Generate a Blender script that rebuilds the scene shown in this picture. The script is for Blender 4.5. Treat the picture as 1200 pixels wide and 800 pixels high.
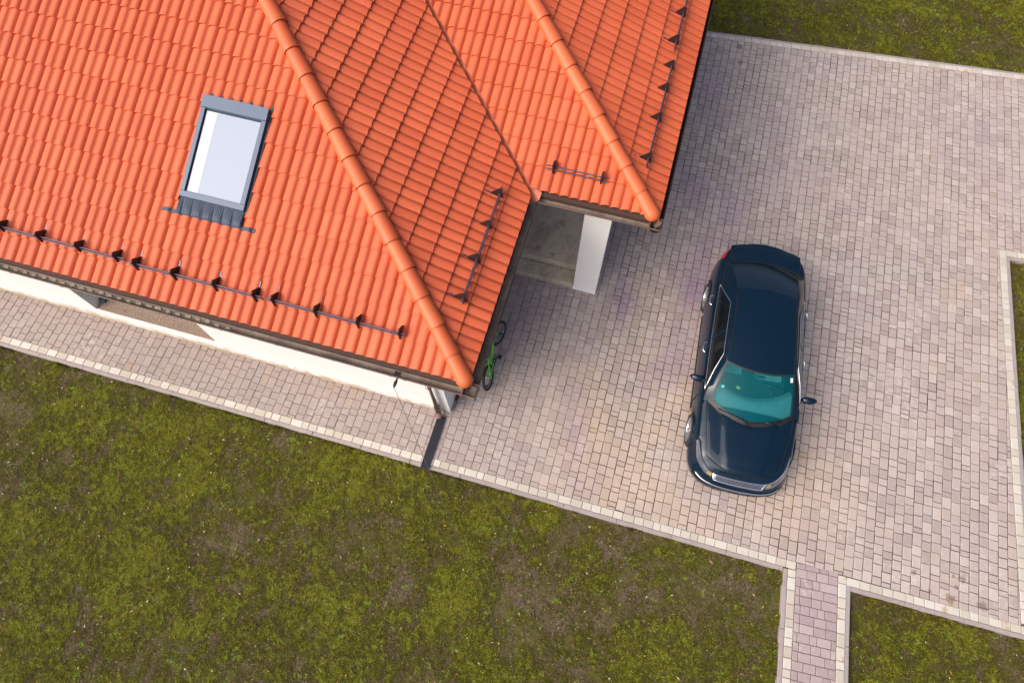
import bpy, bmesh, math, random
import numpy as np
from mathutils import Matrix, Vector

# ------------------------------------------------------------------ scene, camera, sky, sun, exposure
for o in list(bpy.data.objects):
    bpy.data.objects.remove(o)
scene = bpy.context.scene
COL = scene.collection
random.seed(7)
RNG = np.random.default_rng(7)
R = math.radians

CAM_H = 12.2                                  # drone height above the paving, metres
FPX = 762.0                                   # focal length in pixels of the 1200 px wide photograph
PITCH, ROLL, HEAD = R(22.94), R(-1.487), R(17.337)


def _rx(a):
    return np.array([[1, 0, 0], [0, math.cos(a), -math.sin(a)], [0, math.sin(a), math.cos(a)]])


def _rz(a):
    return np.array([[math.cos(a), -math.sin(a), 0], [math.sin(a), math.cos(a), 0], [0, 0, 1]])


CAM_M = _rz(HEAD) @ _rx(PITCH) @ _rz(ROLL)
cam_data = bpy.data.cameras.new('camera')
cam = bpy.data.objects.new('camera', cam_data)
COL.objects.link(cam)
cam.matrix_world = Matrix.Translation((0, 0, CAM_H)) @ Matrix(CAM_M.tolist()).to_4x4()
cam_data.sensor_fit = 'HORIZONTAL'
cam_data.sensor_width = 36.0
cam_data.lens = FPX / 1200 * 36.0
cam_data.clip_start = 0.05
cam_data.clip_end = 600.0
scene.camera = cam

SUN_DIR = Vector((-0.56, -0.48, 0.68)).normalized()      # towards the sun (hazy, low contrast)
world = bpy.data.worlds.new('World')
scene.world = world
world.use_nodes = True
wn = world.node_tree
sky = wn.nodes.new('ShaderNodeTexSky')
sky.sky_type = 'NISHITA'
sky.sun_disc = False
sky.sun_elevation = math.asin(SUN_DIR.z)
sky.sun_rotation = math.atan2(SUN_DIR.x, SUN_DIR.y)
sky.air_density = 0.7
sky.dust_density = 8.0
sky.ozone_density = 1.0
bgn = wn.nodes['Background']
wn.links.new(sky.outputs[0], bgn.inputs[0])
bgn.inputs[1].default_value = 0.15

sun_l = bpy.data.lights.new('sun', 'SUN')
sun_l.energy = 1.4
sun_l.angle = R(75)
sun_l.color = (1.0, 0.965, 0.925)
sun_o = bpy.data.objects.new('sun', sun_l)
COL.objects.link(sun_o)
sun_o.location = (-20, -15, 30)
sun_o.rotation_euler = SUN_DIR.to_track_quat('Z', 'Y').to_euler()

scene.view_settings.view_transform = 'Standard'
scene.view_settings.look = 'None'
scene.view_settings.gamma = 1.0
scene.view_settings.use_curve_mapping = False
scene.view_settings.exposure = 0.33

# ------------------------------------------------------------------ photograph pixel -> place


def ray(px, py):
    return CAM_M @ np.array([(px - 600) / FPX, -(py - 400) / FPX, -1.0])


def at(px, py, z=0.0):
    """the point of height z seen at a pixel"""
    r = ray(px, py)
    t = (CAM_H - z) / -r[2]
    return np.array([r[0] * t, r[1] * t, z])


# ------------------------------------------------------------------ mesh helpers
class MB:
    def __init__(self):
        self.v = []
        self.f = []
        self.t = []          # a tint per face

    def add(self, verts, faces, tint=0.0):
        b = len(self.v)
        self.v.extend([tuple(map(float, p)) for p in verts])
        self.f.extend([tuple(b + i for i in f) for f in faces])
        self.t.extend([tint] * len(faces))
        return self

    def box(self, x0, x1, y0, y1, z0, z1, tint=0.0):
        return self.add([(x0, y0, z0), (x1, y0, z0), (x1, y1, z0), (x0, y1, z0),
                         (x0, y0, z1), (x1, y0, z1), (x1, y1, z1), (x0, y1, z1)],
                        [(3, 2, 1, 0), (4, 5, 6, 7), (0, 1, 5, 4), (1, 2, 6, 5), (2, 3, 7, 6), (3, 0, 4, 7)], tint)

    def prism(self, poly, z0, z1, ch=0.0, tint=0.0, tops=None):
        """upright prism on a convex plan polygon (counter-clockwise) with a chamfered top edge"""
        n = len(poly)
        P = [np.array(p[:2], float) for p in poly]
        c = sum(P) / n
        tz = tops if tops is not None else [z1] * n
        vs = [(p[0], p[1], z0) for p in P]
        if ch > 0:
            vs += [(p[0], p[1], tz[i] - ch * .8) for i, p in enumerate(P)]
            ins = []
            for i in range(n):
                a, b, d = P[i - 1], P[i], P[(i + 1) % n]
                e1 = (b - a) / (np.linalg.norm(b - a) + 1e-9)
                e2 = (d - b) / (np.linalg.norm(d - b) + 1e-9)
                n1 = np.array([-e1[1], e1[0]])
                n2 = np.array([-e2[1], e2[0]])
                m = n1 + n2
                m = m / max(np.dot(m, m) / 2, .35)
                ins.append(b + m * ch)
            vs += [(p[0], p[1], tz[i]) for i, p in enumerate(ins)]
            fs = [(i, (i + 1) % n, n + (i + 1) % n, n + i) for i in range(n)]
            fs += [(n + i, n + (i + 1) % n, 2 * n + (i + 1) % n, 2 * n + i) for i in range(n)]
            fs.append(tuple(range(2 * n, 3 * n)))
        else:
            vs += [(p[0], p[1], tz[i]) for i, p in enumerate(P)]
            fs = [(i, (i + 1) % n, n + (i + 1) % n, n + i) for i in range(n)]
            fs.append(tuple(range(n, 2 * n)))
        return self.add(vs, fs, tint)

    def tube(self, pts, r, n=8, cap=True, tint=0.0, flat=1.0):
        P = [np.array(p, float) for p in pts]
        rs = r if hasattr(r, '__len__') else [r] * len(P)
        vs = []
        up = np.array([0.0, 0, 1])
        for i, p in enumerate(P):
            d = P[min(i + 1, len(P) - 1)] - P[max(i - 1, 0)]
            d = d / (np.linalg.norm(d) + 1e-12)
            a = np.cross(d, up)
            if np.linalg.norm(a) < 1e-3:
                a = np.cross(d, np.array([1.0, 0, 0]))
            a /= np.linalg.norm(a)
            b = np.cross(a, d)
            for k in range(n):
                w = 2 * math.pi * k / n
                vs.append(p + rs[i] * (math.cos(w) * a + flat * math.sin(w) * b))
        fs = []
        for i in range(len(P) - 1):
            for k in range(n):
                fs.append((i * n + k, (i + 1) * n + k, (i + 1) * n + (k + 1) % n, i * n + (k + 1) % n))
        if cap:
            fs.append(tuple(range(n)))
            fs.append(tuple(reversed(range((len(P) - 1) * n, len(P) * n))))
        return self.add(vs, fs, tint)

    def grid(self, G, tint=0.0, flip=False):
        """G: rows x cols x 3"""
        r, c = len(G), len(G[0])
        vs = [p for row in G for p in row]
        fs = []
        for i in range(r - 1):
            for j in range(c - 1):
                q = (i * c + j, i * c + j + 1, (i + 1) * c + j + 1, (i + 1) * c + j)
                fs.append(q[::-1] if flip else q)
        return self.add(vs, fs, tint)

    def torus(self, c, ax, R0, r, n=32, m=8, tint=0.0):
        c = np.array(c, float)
        ax = np.array(ax, float) / np.linalg.norm(ax)
        a = np.cross(ax, [0, 0, 1.0])
        if np.linalg.norm(a) < 1e-3:
            a = np.cross(ax, [1.0, 0, 0])
        a /= np.linalg.norm(a)
        b = np.cross(ax, a)
        vs, fs = [], []
        for i in range(n):
            w = 2 * math.pi * i / n
            d = math.cos(w) * a + math.sin(w) * b
            for k in range(m):
                u = 2 * math.pi * k / m
                vs.append(c + d * (R0 + r * math.cos(u)) + ax * r * math.sin(u))
        for i in range(n):
            for k in range(m):
                fs.append((i * m + k, i * m + (k + 1) % m, ((i + 1) % n) * m + (k + 1) % m, ((i + 1) % n) * m + k))
        return self.add(vs, fs, tint)

    def lathe(self, prof, c=(0, 0, 0), ax=(0, 0, 1), n=24, tint=0.0):
        """prof: (radius, height along ax)"""
        c = np.array(c, float)
        ax = np.array(ax, float) / np.linalg.norm(ax)
        a = np.cross(ax, [0, 0, 1.0])
        if np.linalg.norm(a) < 1e-3:
            a = np.array([1.0, 0, 0])
        a /= np.linalg.norm(a)
        b = np.cross(ax, a)
        vs, fs = [], []
        for (r_, h) in prof:
            for k in range(n):
                w = 2 * math.pi * k / n
                vs.append(c + ax * h + r_ * (math.cos(w) * a + math.sin(w) * b))
        for i in range(len(prof) - 1):
            for k in range(n):
                fs.append((i * n + k, i * n + (k + 1) % n, (i + 1) * n + (k + 1) % n, (i + 1) * n + k))
        return self.add(vs, fs, tint)

    def mesh(self, name):
        me = bpy.data.meshes.new(name)
        me.from_pydata(self.v, [], self.f)
        at_ = me.attributes.new('tint', 'FLOAT', 'FACE')
        at_.data.foreach_set('value', np.array(self.t, dtype=np.float32))
        me.update()
        return me

    def build(self, name, mat, parent=None, smooth=False, angle=None, fix=False):
        me = self.mesh(name)
        if fix:
            bm = bmesh.new()
            bm.from_mesh(me)
            bmesh.ops.remove_doubles(bm, verts=bm.verts, dist=1e-5)
            bmesh.ops.recalc_face_normals(bm, faces=bm.faces)
            bm.to_mesh(me)
            bm.free()
        o = link(name, me, mat, parent)
        if smooth:
            me.polygons.foreach_set('use_smooth', [True] * len(me.polygons))
            if angle is not None:
                me.set_sharp_from_angle(angle=angle)
        return o


def link(name, me, mat=None, parent=None):
    o = bpy.data.objects.new(name, me)
    COL.objects.link(o)
    if mat is not None and len(me.materials) == 0:
        me.materials.append(mat)
    if parent is not None:
        o.parent = parent
    return o


def empty(name, loc=(0, 0, 0), rz=0.0, parent=None):
    o = bpy.data.objects.new(name, None)
    COL.objects.link(o)
    o.location = loc
    o.rotation_euler = (0, 0, rz)
    if parent is not None:
        o.parent = parent
    return o


def tag(o, label, cat, group=None):
    o['label'] = label
    o['category'] = cat
    if group:
        o['group'] = group
    return o


def struct(o, label=None):
    o['kind'] = 'structure'
    if label:
        o['label'] = label
    return o


def clip_half(poly, nx, ny, c):
    """keep the part of a polygon (points of 2 or more coordinates) where nx*x + ny*y <= c"""
    out = []
    n = len(poly)
    for i in range(n):
        a, b = poly[i], poly[(i + 1) % n]
        da = nx * a[0] + ny * a[1] - c
        db = nx * b[0] + ny * b[1] - c
        if da <= 0:
            out.append(a)
        if (da < 0 < db) or (db < 0 < da):
            t = da / (da - db)
            out.append(tuple(a[k] + (b[k] - a[k]) * t for k in range(len(a))))
    return out


def area(poly):
    return 0.5 * sum(poly[i][0] * poly[(i + 1) % len(poly)][1] - poly[(i + 1) % len(poly)][0] * poly[i][1] for i in range(len(poly)))


def vnoise(x, y, seed=0, octaves=4, scale=1.0):
    """value noise in 0..1 for arrays"""
    g = np.random.default_rng(seed)
    tab = g.random((256, 256))
    out = np.zeros_like(x, dtype=float)
    amp, tot = 1.0, 0.0
    fx, fy = x * scale, y * scale
    for k in range(octaves):
        xi, yi = np.floor(fx).astype(int), np.floor(fy).astype(int)
        u, v = fx - xi, fy - yi
        u, v = u * u * (3 - 2 * u), v * v * (3 - 2 * v)
        a = tab[xi % 256, yi % 256]
        b = tab[(xi + 1) % 256, yi % 256]
        c = tab[xi % 256, (yi + 1) % 256]
        d = tab[(xi + 1) % 256, (yi + 1) % 256]
        out += amp * ((a * (1 - u) + b * u) * (1 - v) + (c * (1 - u) + d * u) * v)
        tot += amp
        amp *= .55
        fx, fy = fx * 2.1 + 17.3, fy * 2.1 + 5.7
    return out / tot


# ------------------------------------------------------------------ materials
class NT:
    """small node-tree writer"""

    def __init__(self, name):
        self.m = bpy.data.materials.new(name)
        self.m.use_nodes = True
        self.nt = self.m.node_tree
        self.p = self.nt.nodes['Principled BSDF']
        self.geo = None

    def n(self, t, **kw):
        nd = self.nt.nodes.new(t)
        for k, v in kw.items():
            setattr(nd, k, v)
        return nd

    def l(self, a, b):
        self.nt.links.new(a, b)

    def pos(self):
        if self.geo is None:
            self.geo = self.n('ShaderNodeNewGeometry')
        return self.geo.outputs['Position']

    def noise(self, scale, detail=4, rough=.55, vec=None, stretch=None):
        nd = self.n('ShaderNodeTexNoise')
        nd.inputs['Scale'].default_value = scale
        nd.inputs['Detail'].default_value = detail
        nd.inputs['Roughness'].default_value = rough
        v = vec or self.pos()
        if stretch:
            mp = self.n('ShaderNodeMapping')
            mp.inputs['Scale'].default_value = stretch
            self.l(v, mp.inputs['Vector'])
            v = mp.outputs[0]
        self.l(v, nd.inputs['Vector'])
        return nd.outputs['Fac']

    def ramp(self, fac, stops):
        nd = self.n('ShaderNodeValToRGB')
        el = nd.color_ramp.elements
        while len(el) < len(stops):
            el.new(0.5)
        for e, (p_, c) in zip(el, stops):
            e.position = p_
            e.color = (c[0], c[1], c[2], 1) if hasattr(c, '__len__') else (c, c, c, 1)
        self.l(fac, nd.inputs['Fac'])
        return nd.outputs['Color']

    def mix(self, fac, a, b, mode='MIX'):
        nd = self.n('ShaderNodeMix', data_type='RGBA', blend_type=mode)
        for s, v in ((0, fac), (6, a), (7, b)):
            if isinstance(v, (int, float)):
                nd.inputs[s].default_value = v
            elif isinstance(v, tuple):
                nd.inputs[s].default_value = (v[0], v[1], v[2], 1)
            else:
                self.l(v, nd.inputs[s])
        return nd.outputs[2]

    def math(self, op, a, b=0.0, c=0.0):
        nd = self.n('ShaderNodeMath', operation=op)
        for s, v in ((0, a), (1, b), (2, c)):
            if isinstance(v, (int, float)):
                nd.inputs[s].default_value = v
            else:
                self.l(v, nd.inputs[s])
        return nd.outputs[0]

    def tint(self):
        """a random value for each piece, whether it is an object or a face group of a larger mesh"""
        a = self.n('ShaderNodeAttribute', attribute_name='tint')
        oi = self.n('ShaderNodeObjectInfo')
        return self.math('FRACT', self.math('ADD', a.outputs['Fac'], oi.outputs['Random']))

    def bump(self, h, strength=.3, dist=.01):
        nd = self.n('ShaderNodeBump')
        nd.inputs['Strength'].default_value = strength
        nd.inputs['Distance'].default_value = dist
        self.l(h, nd.inputs['Height'])
        self.l(nd.outputs[0], self.p.inputs['Normal'])

    def base(self, c):
        if isinstance(c, tuple):
            self.p.inputs['Base Color'].default_value = (c[0], c[1], c[2], 1)
        else:
            self.l(c, self.p.inputs['Base Color'])

    def set(self, **kw):
        for k, v in kw.items():
            i = self.p.inputs[k.replace('_', ' ')]
            if isinstance(v, tuple):
                i.default_value = (v[0], v[1], v[2], 1)
            elif isinstance(v, (int, float)):
                i.default_value = v
            else:
                self.l(v, i)
        return self


def simple(name, c, rough=.6, metal=0.0, var=0.0, nscale=30, **kw):
    m = NT(name)
    if var > 0:
        f = m.noise(nscale, 3)
        m.base(m.mix(f, tuple(x * (1 - var) for x in c), tuple(x * (1 + var) for x in c)))
    else:
        m.base(c)
    m.set(Roughness=rough, Metallic=metal, **kw)
    return m.m


M = {}

# --- roof tile
m = NT('clay_tile')
t = m.tint()
big = m.noise(.7, 3)
fine = m.noise(60, 4)
c = m.mix(t, (0.545, 0.098, 0.037), (0.65, 0.130, 0.051))
c = m.mix(m.math('MULTIPLY', m.ramp(big, [(.35, 0), (.75, 1)]), .35), c, (0.56, 0.115, 0.045))
c = m.mix(m.math('MULTIPLY', m.ramp(fine, [(.55, 0), (.8, 1)]), .22), c, (0.48, 0.10, 0.045))
sp = m.noise(9, 6, .7)
c = m.mix(m.math('MULTIPLY', m.ramp(sp, [(.68, 0), (.78, 1)]), .30), c, (0.34, 0.10, 0.06))
m.base(c)
m.set(Roughness=.55)
m.p.inputs['Specular IOR Level'].default_value = .35
m.bump(fine, .10, .004)
M['tile'] = m.m
m = NT('hip_tile')
t = m.tint()
c = m.mix(t, (0.60, 0.112, 0.034), (0.67, 0.138, 0.044))
fine = m.noise(40, 4)
c = m.mix(m.math('MULTIPLY', m.ramp(fine, [(.5, 0), (.8, 1)]), .25), c, (0.50, 0.12, 0.04))
m.base(c)
m.set(Roughness=.5)
m.bump(fine, .08, .004)
M['hip'] = m.m
M['valley'] = simple('valley_metal', (.50, .125, .060), .5, .0, .2, 6)
M['deck'] = simple('roof_underlay', (.06, .03, .022), .9)

# --- paving
STAINS = [((1117, 674.5), .045), ((1120.7, 687.6), .045), ((1114, 701.5), .10), ((1151, 710), .10), ((1071, 670), .06),
          ((1126.7, 678.5), .08), ((1090, 692), .05), ((867, 55), .10), ((867.5, 74), .09)]


def paver_mat(name, ca, cb, cc, stains=False, ochre=True):
    m = NT(name)
    t = m.tint()
    c = m.ramp(t, [(0.0, ca), (.45, cb), (.8, cb), (1.0, cc)])
    g1 = m.noise(.42, 3, .5)
    g2 = m.noise(1.6, 4, .6)
    g3 = m.noise(14, 5, .65)
    g4 = m.noise(160, 3, .7)
    if ochre:                       # sand washed over the stones in broad drifts
        wx = m.n('ShaderNodeSeparateXYZ')
        m.l(m.pos(), wx.inputs[0])
        drift = m.math('ADD', m.math('MULTIPLY', g1, 1.0), m.math('MULTIPLY', g2, .35))
        k = m.ramp(drift, [(.52, 0), (.78, 1)])

        def around(cx_, cy_, r0, r1, sy):
            d = m.n('ShaderNodeVectorMath', operation='DISTANCE')
            mp = m.n('ShaderNodeMapping')
            mp.inputs['Scale'].default_value = (1, sy, 0)
            m.l(m.pos(), mp.inputs['Vector'])
            m.l(mp.outputs[0], d.inputs[0])
            d.inputs[1].default_value = (cx_, cy_ * sy, 0)
            return m.ramp(m.math('DIVIDE', m.math('ADD', d.outputs['Value'], m.math('MULTIPLY', g1, 1.2)), 10.0), [(r0 / 10, 1), (r1 / 10, 0)])
        k = m.math('MULTIPLY', k, m.math('ADD', .16, m.math('MULTIPLY', around(2.1, 3.9, 1.0, 4.4, 1.0), .84)))   # mud carried in by the car
        c = m.mix(m.math('MULTIPLY', k, .85), c, (.53, .40, .27))
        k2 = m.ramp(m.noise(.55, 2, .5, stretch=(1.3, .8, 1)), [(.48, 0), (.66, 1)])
        k2 = m.math('MULTIPLY', k2, m.math('ADD', .12, m.math('MULTIPLY', around(.3, 7.8, 1.8, 4.8, .62), .88)))    # mauve patches, strongest by the wing
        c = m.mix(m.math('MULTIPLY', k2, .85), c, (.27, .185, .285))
    if stains:                      # the older, duller stones of the house walk
        sx = m.n('ShaderNodeSeparateXYZ')
        m.l(m.pos(), sx.inputs[0])
        walk = m.ramp(m.math('ADD', m.math('MULTIPLY', m.math('ADD', sx.outputs['X'], 12.0), 1 / 16), m.math('MULTIPLY', g2, .12)), [(.60, 1), (.80, 0)])
        c = m.mix(m.math('MULTIPLY', walk, .60), c, (.255, .205, .19))
    rust = m.math('MULTIPLY', m.ramp(m.noise(3.2, 5, .6, stretch=(2.2, .35, 1)), [(.54, 0), (.68, 1)]), m.ramp(m.noise(.5, 2, .5), [(.45, 0), (.6, 1)]))
    c = m.mix(m.math('MULTIPLY', rust, .45 if ochre else 0.0), c, (.44, .30, .17))
    c = m.mix(m.math('MULTIPLY', m.ramp(g3, [(.45, 0), (.72, 1)]), .30), c, (.50, .43, .38))
    c = m.mix(m.math('MULTIPLY', m.ramp(g4, [(.45, 0), (.75, 1)]), .30), c, (.20, .165, .16))
    if stains:
        wob = m.noise(12, 3, .6)
        tot = None
        for (px, py), r_ in STAINS:
            q = at(px, py, 0)
            d = m.n('ShaderNodeVectorMath', operation='DISTANCE')
            m.l(m.pos(), d.inputs[0])
            d.inputs[1].default_value = (q[0], q[1], 0)
            dd = m.math('ADD', d.outputs['Value'], m.math('MULTIPLY', m.math('SUBTRACT', wob, .5), r_ * 1.6))
            k = m.math('SUBTRACT', 1.0, m.math('DIVIDE', dd, r_))
            k = m.math('MAXIMUM', k, 0.0)
            tot = k if tot is None else m.math('MAXIMUM', tot, k)
        c = m.mix(m.math('MULTIPLY', m.ramp(tot, [(.05, 0), (.45, 1)]), .62), c, (.14, .085, .045))
    eff = m.math('MULTIPLY', m.ramp(m.noise(.9, 3, .5), [(.50, 0), (.62, 1)]), m.ramp(m.noise(11, 4, .6), [(.50, 0), (.64, 1)]))
    c = m.mix(m.math('MULTIPLY', eff, .45), c, (.58, .53, .50))          # lime bloom on some stones
    m.base(c)
    m.set(Roughness=.82)
    m.bump(m.math('ADD', g4, m.math('MULTIPLY', g3, .6)), .35, .006)
    return m.m


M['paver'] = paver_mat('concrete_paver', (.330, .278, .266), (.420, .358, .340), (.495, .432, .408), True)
M['path_paver'] = paver_mat('mauve_paver', (.31, .24, .25), (.37, .295, .30), (.43, .35, .35), False, False)
m = NT('joint_sand')
c = m.ramp(m.noise(1.1, 6, .65), [(.36, (.20, .155, .13)), (.48, (.09, .062, .045)), (.62, (.028, .018, .012))])
m.base(c)
m.set(Roughness=.95)
M['joint'] = m.m

m = NT('cream_block')
t = m.tint()
c = m.ramp(t, [(0, (.44, .40, .34)), (.5, (.51, .47, .41)), (1, (.57, .535, .485))])
v = m.n('ShaderNodeTexVoronoi')
v.inputs['Scale'].default_value = 3.1
m.l(m.pos(), v.inputs['Vector'])
wob = m.noise(18, 4, .6)
k = m.math('ADD', v.outputs['Distance'], m.math('MULTIPLY', wob, .18))
c = m.mix(m.math('MULTIPLY', m.ramp(k, [(.20, 1), (.30, 0)]), .65), c, (.40, .28, .15))
g = m.noise(7, 4, .6)
c = m.mix(m.math('MULTIPLY', m.ramp(g, [(.5, 0), (.75, 1)]), .35), c, (.42, .36, .28))
m.base(c)
m.set(Roughness=.85)
m.bump(m.noise(120, 3), .3, .005)
M['cream'] = m.m
M['kerb'] = simple('kerb_concrete', (.33, .285, .28), .88, 0, .22, 7)

# --- house
m = NT('white_plaster')
sx = m.n('ShaderNodeSeparateXYZ')
m.l(m.pos(), sx.inputs[0])
nz = m.noise(5, 5, .6)
splash = m.math('ADD', sx.outputs['Z'], m.math('MULTIPLY', m.math('SUBTRACT', nz, .5), .75))   # rain splash dirt along the footing
k = m.ramp(splash, [(.06, 1), (.26, 0)])
c = m.mix(m.noise(3, 4), (.79, .785, .775), (.83, .825, .815))
c = m.mix(m.math('MULTIPLY', k, .85), c, (.42, .31, .17))
m.base(c)
m.set(Roughness=.9)
m.bump(m.noise(90, 4), .15, .004)
M['plaster'] = m.m
M['white'] = simple('white_paint', (.86, .86, .85), .6, 0, .03, 5)  # brighter strip of reflected sky, laid on the pane as a pale sheet
m = NT('porch_concrete')
a = m.noise(2.2, 5, .62)
b = m.noise(9, 5, .65)
c = m.ramp(a, [(.3, (.32, .265, .205)), (.5, (.50, .43, .345)), (.7, (.60, .53, .43))])
c = m.mix(m.math('MULTIPLY', m.ramp(b, [(.5, 0), (.7, 1)]), .5), c, (.40, .29, .16))
c = m.mix(m.math('MULTIPLY', m.ramp(m.noise(5, 6, .7), [(.55, 0), (.7, 1)]), .5), c, (.08, .065, .055))
m.base(c)
m.set(Roughness=.8)
m.bump(b, .4, .01)
M['porch'] = m.m
M['brown'] = simple('brown_metal', (.125, .078, .064), .45, .0, .15, 4)
m = NT('gutter_inside')
g1 = m.noise(2.5, 5, .6)
g2 = m.noise(14, 4, .6)
c = m.ramp(g1, [(.3, (.12, .085, .07)), (.55, (.215, .165, .13)), (.75, (.29, .235, .19))])
c = m.mix(m.math('MULTIPLY', m.ramp(g2, [(.5, 0), (.7, 1)]), .5), c, (.10, .075, .06))
m.base(c)
m.set(Roughness=.7)
M['gutter'] = m.m
M['pipe'] = simple('pipe_brown', (.23, .135, .105), .4, 0, .1, 4)
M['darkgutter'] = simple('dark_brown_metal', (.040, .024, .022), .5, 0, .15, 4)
M['silt'] = simple('gutter_silt', (.36, .31, .22), .9, 0, .25, 25)
m = NT('brown_granules')
c = m.ramp(m.noise(55, 4, .75), [(.35, (.10, .065, .05)), (.5, (.24, .17, .13)), (.68, (.42, .33, .27))])
m.base(c)
m.set(Roughness=.9)
M['granule'] = m.m
M['soffit'] = simple('soffit', (.30, .22, .17), .7, 0, .1, 3)
M['guard'] = simple('dark_brown_steel', (.030, .017, .020), .5, .0)
M['rail'] = simple('violet_grey_tube', (.10, .075, .105), .4, .3)
M['skyframe'] = simple('grey_blue_aluminium', (.085, .120, .178), .42, .2, .06, 4)
M['skydark'] = simple('dark_gasket', (.035, .045, .07), .5)
M['apron'] = simple('lead_apron', (.032, .048, .082), .55, .2, .2, 20)
m = NT('skylight_glass')
m.base((.35, .40, .50))
m.set(Roughness=.15)
m.p.inputs['Specular IOR Level'].default_value = .18
M['skyglass'] = m.m
M['skyreflect'] = simple('pale_sky_reflection', (.49, .51, .55), .4)
M['mat'] = simple('black_grate', (.016, .019, .030), .55, 0, .3, 30)
M['cable'] = simple('cable', (.05, .05, .06), .6)
M['wood'] = simple('pole_wood', (.16, .11, .07), .85, 0, .25, 5)
M['black'] = simple('black_plastic', (.012, .012, .014), .5)
M['redcap'] = simple('dark_red_cap', (.10, .022, .022), .6)

# --- ground
m = NT('lawn_soil')
a = m.noise(.8, 6, .62)
b = m.noise(5, 6, .65)
d = m.noise(45, 4, .7)
c = m.ramp(d, [(.25, (.050, .034, .022)), (.5, (.120, .085, .058)), (.75, (.21, .155, .115))])
moss = m.mix(d, (.040, .042, .005), (.13, .125, .012))
k = m.math('ADD', m.math('MULTIPLY', a, .65), m.math('MULTIPLY', b, .55))
c = m.mix(m.ramp(k, [(.52, 0), (.66, 1)]), c, moss)
m.base(c)
m.set(Roughness=.95)
m.bump(m.math('ADD', b, m.math('MULTIPLY', d, .4)), .9, .05)
M['soil'] = m.m
m = NT('moss_grass')
a = m.n('ShaderNodeAttribute', attribute_name='tint')
c = m.ramp(a.outputs['Fac'], [(0, (.13, .090, .055)), (.20, (.085, .062, .022)), (.34, (.032, .032, .004)), (.55, (.086, .088, .006)), (.86, (.205, .198, .014)),
                              (.93, (.19, .29, .035)), (1, (.36, .28, .13))])
m.base(c)
m.set(Roughness=.8)
m.p.inputs['Specular IOR Level'].default_value = .15
M['grass'] = m.m
m = NT('dry_leaf')
a = m.n('ShaderNodeAttribute', attribute_name='tint')
m.base(m.ramp(a.outputs['Fac'], [(0, (.22, .10, .035)), (.5, (.40, .22, .09)), (1, (.55, .45, .30))]))
m.set(Roughness=.8)
M['leaf'] = m.m
m = NT('pebble')
a = m.n('ShaderNodeAttribute', attribute_name='tint')
m.base(m.ramp(a.outputs['Fac'], [(0, (.10, .08, .075)), (.5, (.26, .22, .20)), (1, (.62, .58, .52))]))
m.set(Roughness=.85)
M['pebble'] = m.m

# --- car and bicycle
m = NT('navy_paint')
fl = m.noise(900, 2)
m.base(m.mix(fl, (.0008, .0098, .0240), (.0015, .0148, .0345)))
m.set(Roughness=.40, Metallic=.15)
m.p.inputs['Coat Weight'].default_value = .75
m.p.inputs['Specular IOR Level'].default_value = .08
m.p.inputs['Coat Roughness'].default_value = .03
M['paint'] = m.m
M['chrome'] = simple('chrome', (.80, .81, .84), .12, 1.0)
m = NT('windscreen_glass')
m.base((.010, .26, .31))
m.set(Roughness=.10)
m.p.inputs['Specular IOR Level'].default_value = .3
tr = m.n('ShaderNodeBsdfTransparent')
tr.inputs[0].default_value = (.42, .86, .88, 1)
mx = m.n('ShaderNodeMixShader')
mx.inputs[0].default_value = .22
m.l(tr.outputs[0], mx.inputs[1])
m.l(m.p.outputs[0], mx.inputs[2])
m.l(mx.outputs[0], m.nt.nodes['Material Output'].inputs['Surface'])
M['wglass'] = m.m
m = NT('dark_glass')
m.base((.004, .005, .007))
m.set(Roughness=.03)
M['dglass'] = m.m
m = NT('rear_glass')
m.base((.004, .014, .028))
m.set(Roughness=.05)
m.p.inputs['Specular IOR Level'].default_value = .6
M['rglass'] = m.m
M['tyre'] = simple('tyre', (.022, .021, .021), .8)
M['rim'] = simple('alloy', (.42, .42, .44), .3, .8)
m = NT('clear_lamp')
m.base((.13, .15, .19))
m.set(Roughness=.10, Metallic=.4)
m.p.inputs['Coat Weight'].default_value = 1
M['lamp'] = m.m
m = NT('red_lamp')
m.base((.50, .012, .018))
m.set(Roughness=.12)
m.p.inputs['Coat Weight'].default_value = 1
M['redlamp'] = m.m
M['amber'] = simple('amber_lamp', (.28, .22, .08), .3)
M['interior'] = simple('dark_trim', (.06, .07, .075), .7)
M['dash'] = simple('grey_dash', (.20, .23, .24), .7, 0, .2, 9)
M['seat'] = simple('grey_seat', (.42, .44, .43), .8)
M['yellow'] = simple('yellow_card', (.75, .55, .05), .6)
M['green'] = simple('lime_paint', (.12, .68, .02), .35, 0, .05, 6)
M['rubber'] = simple('bike_rubber', (.020, .020, .021), .75)
M['steel'] = simple('bike_steel', (.35, .35, .36), .35, .8)
M['teal'] = simple('teal_plastic', (.02, .25, .20), .5)

# ------------------------------------------------------------------ GROUND
LAWN_Z = -0.085
mb = MB()
mb.add([(-150, -150, LAWN_Z - .02), (150, -150, LAWN_Z - .02), (150, 150, LAWN_Z - .02), (-150, 150, LAWN_Z - .02)], [(0, 1, 2, 3)])
struct(mb.build('ground', M['soil']), 'mossy patchy lawn with bare brown soil')

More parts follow.
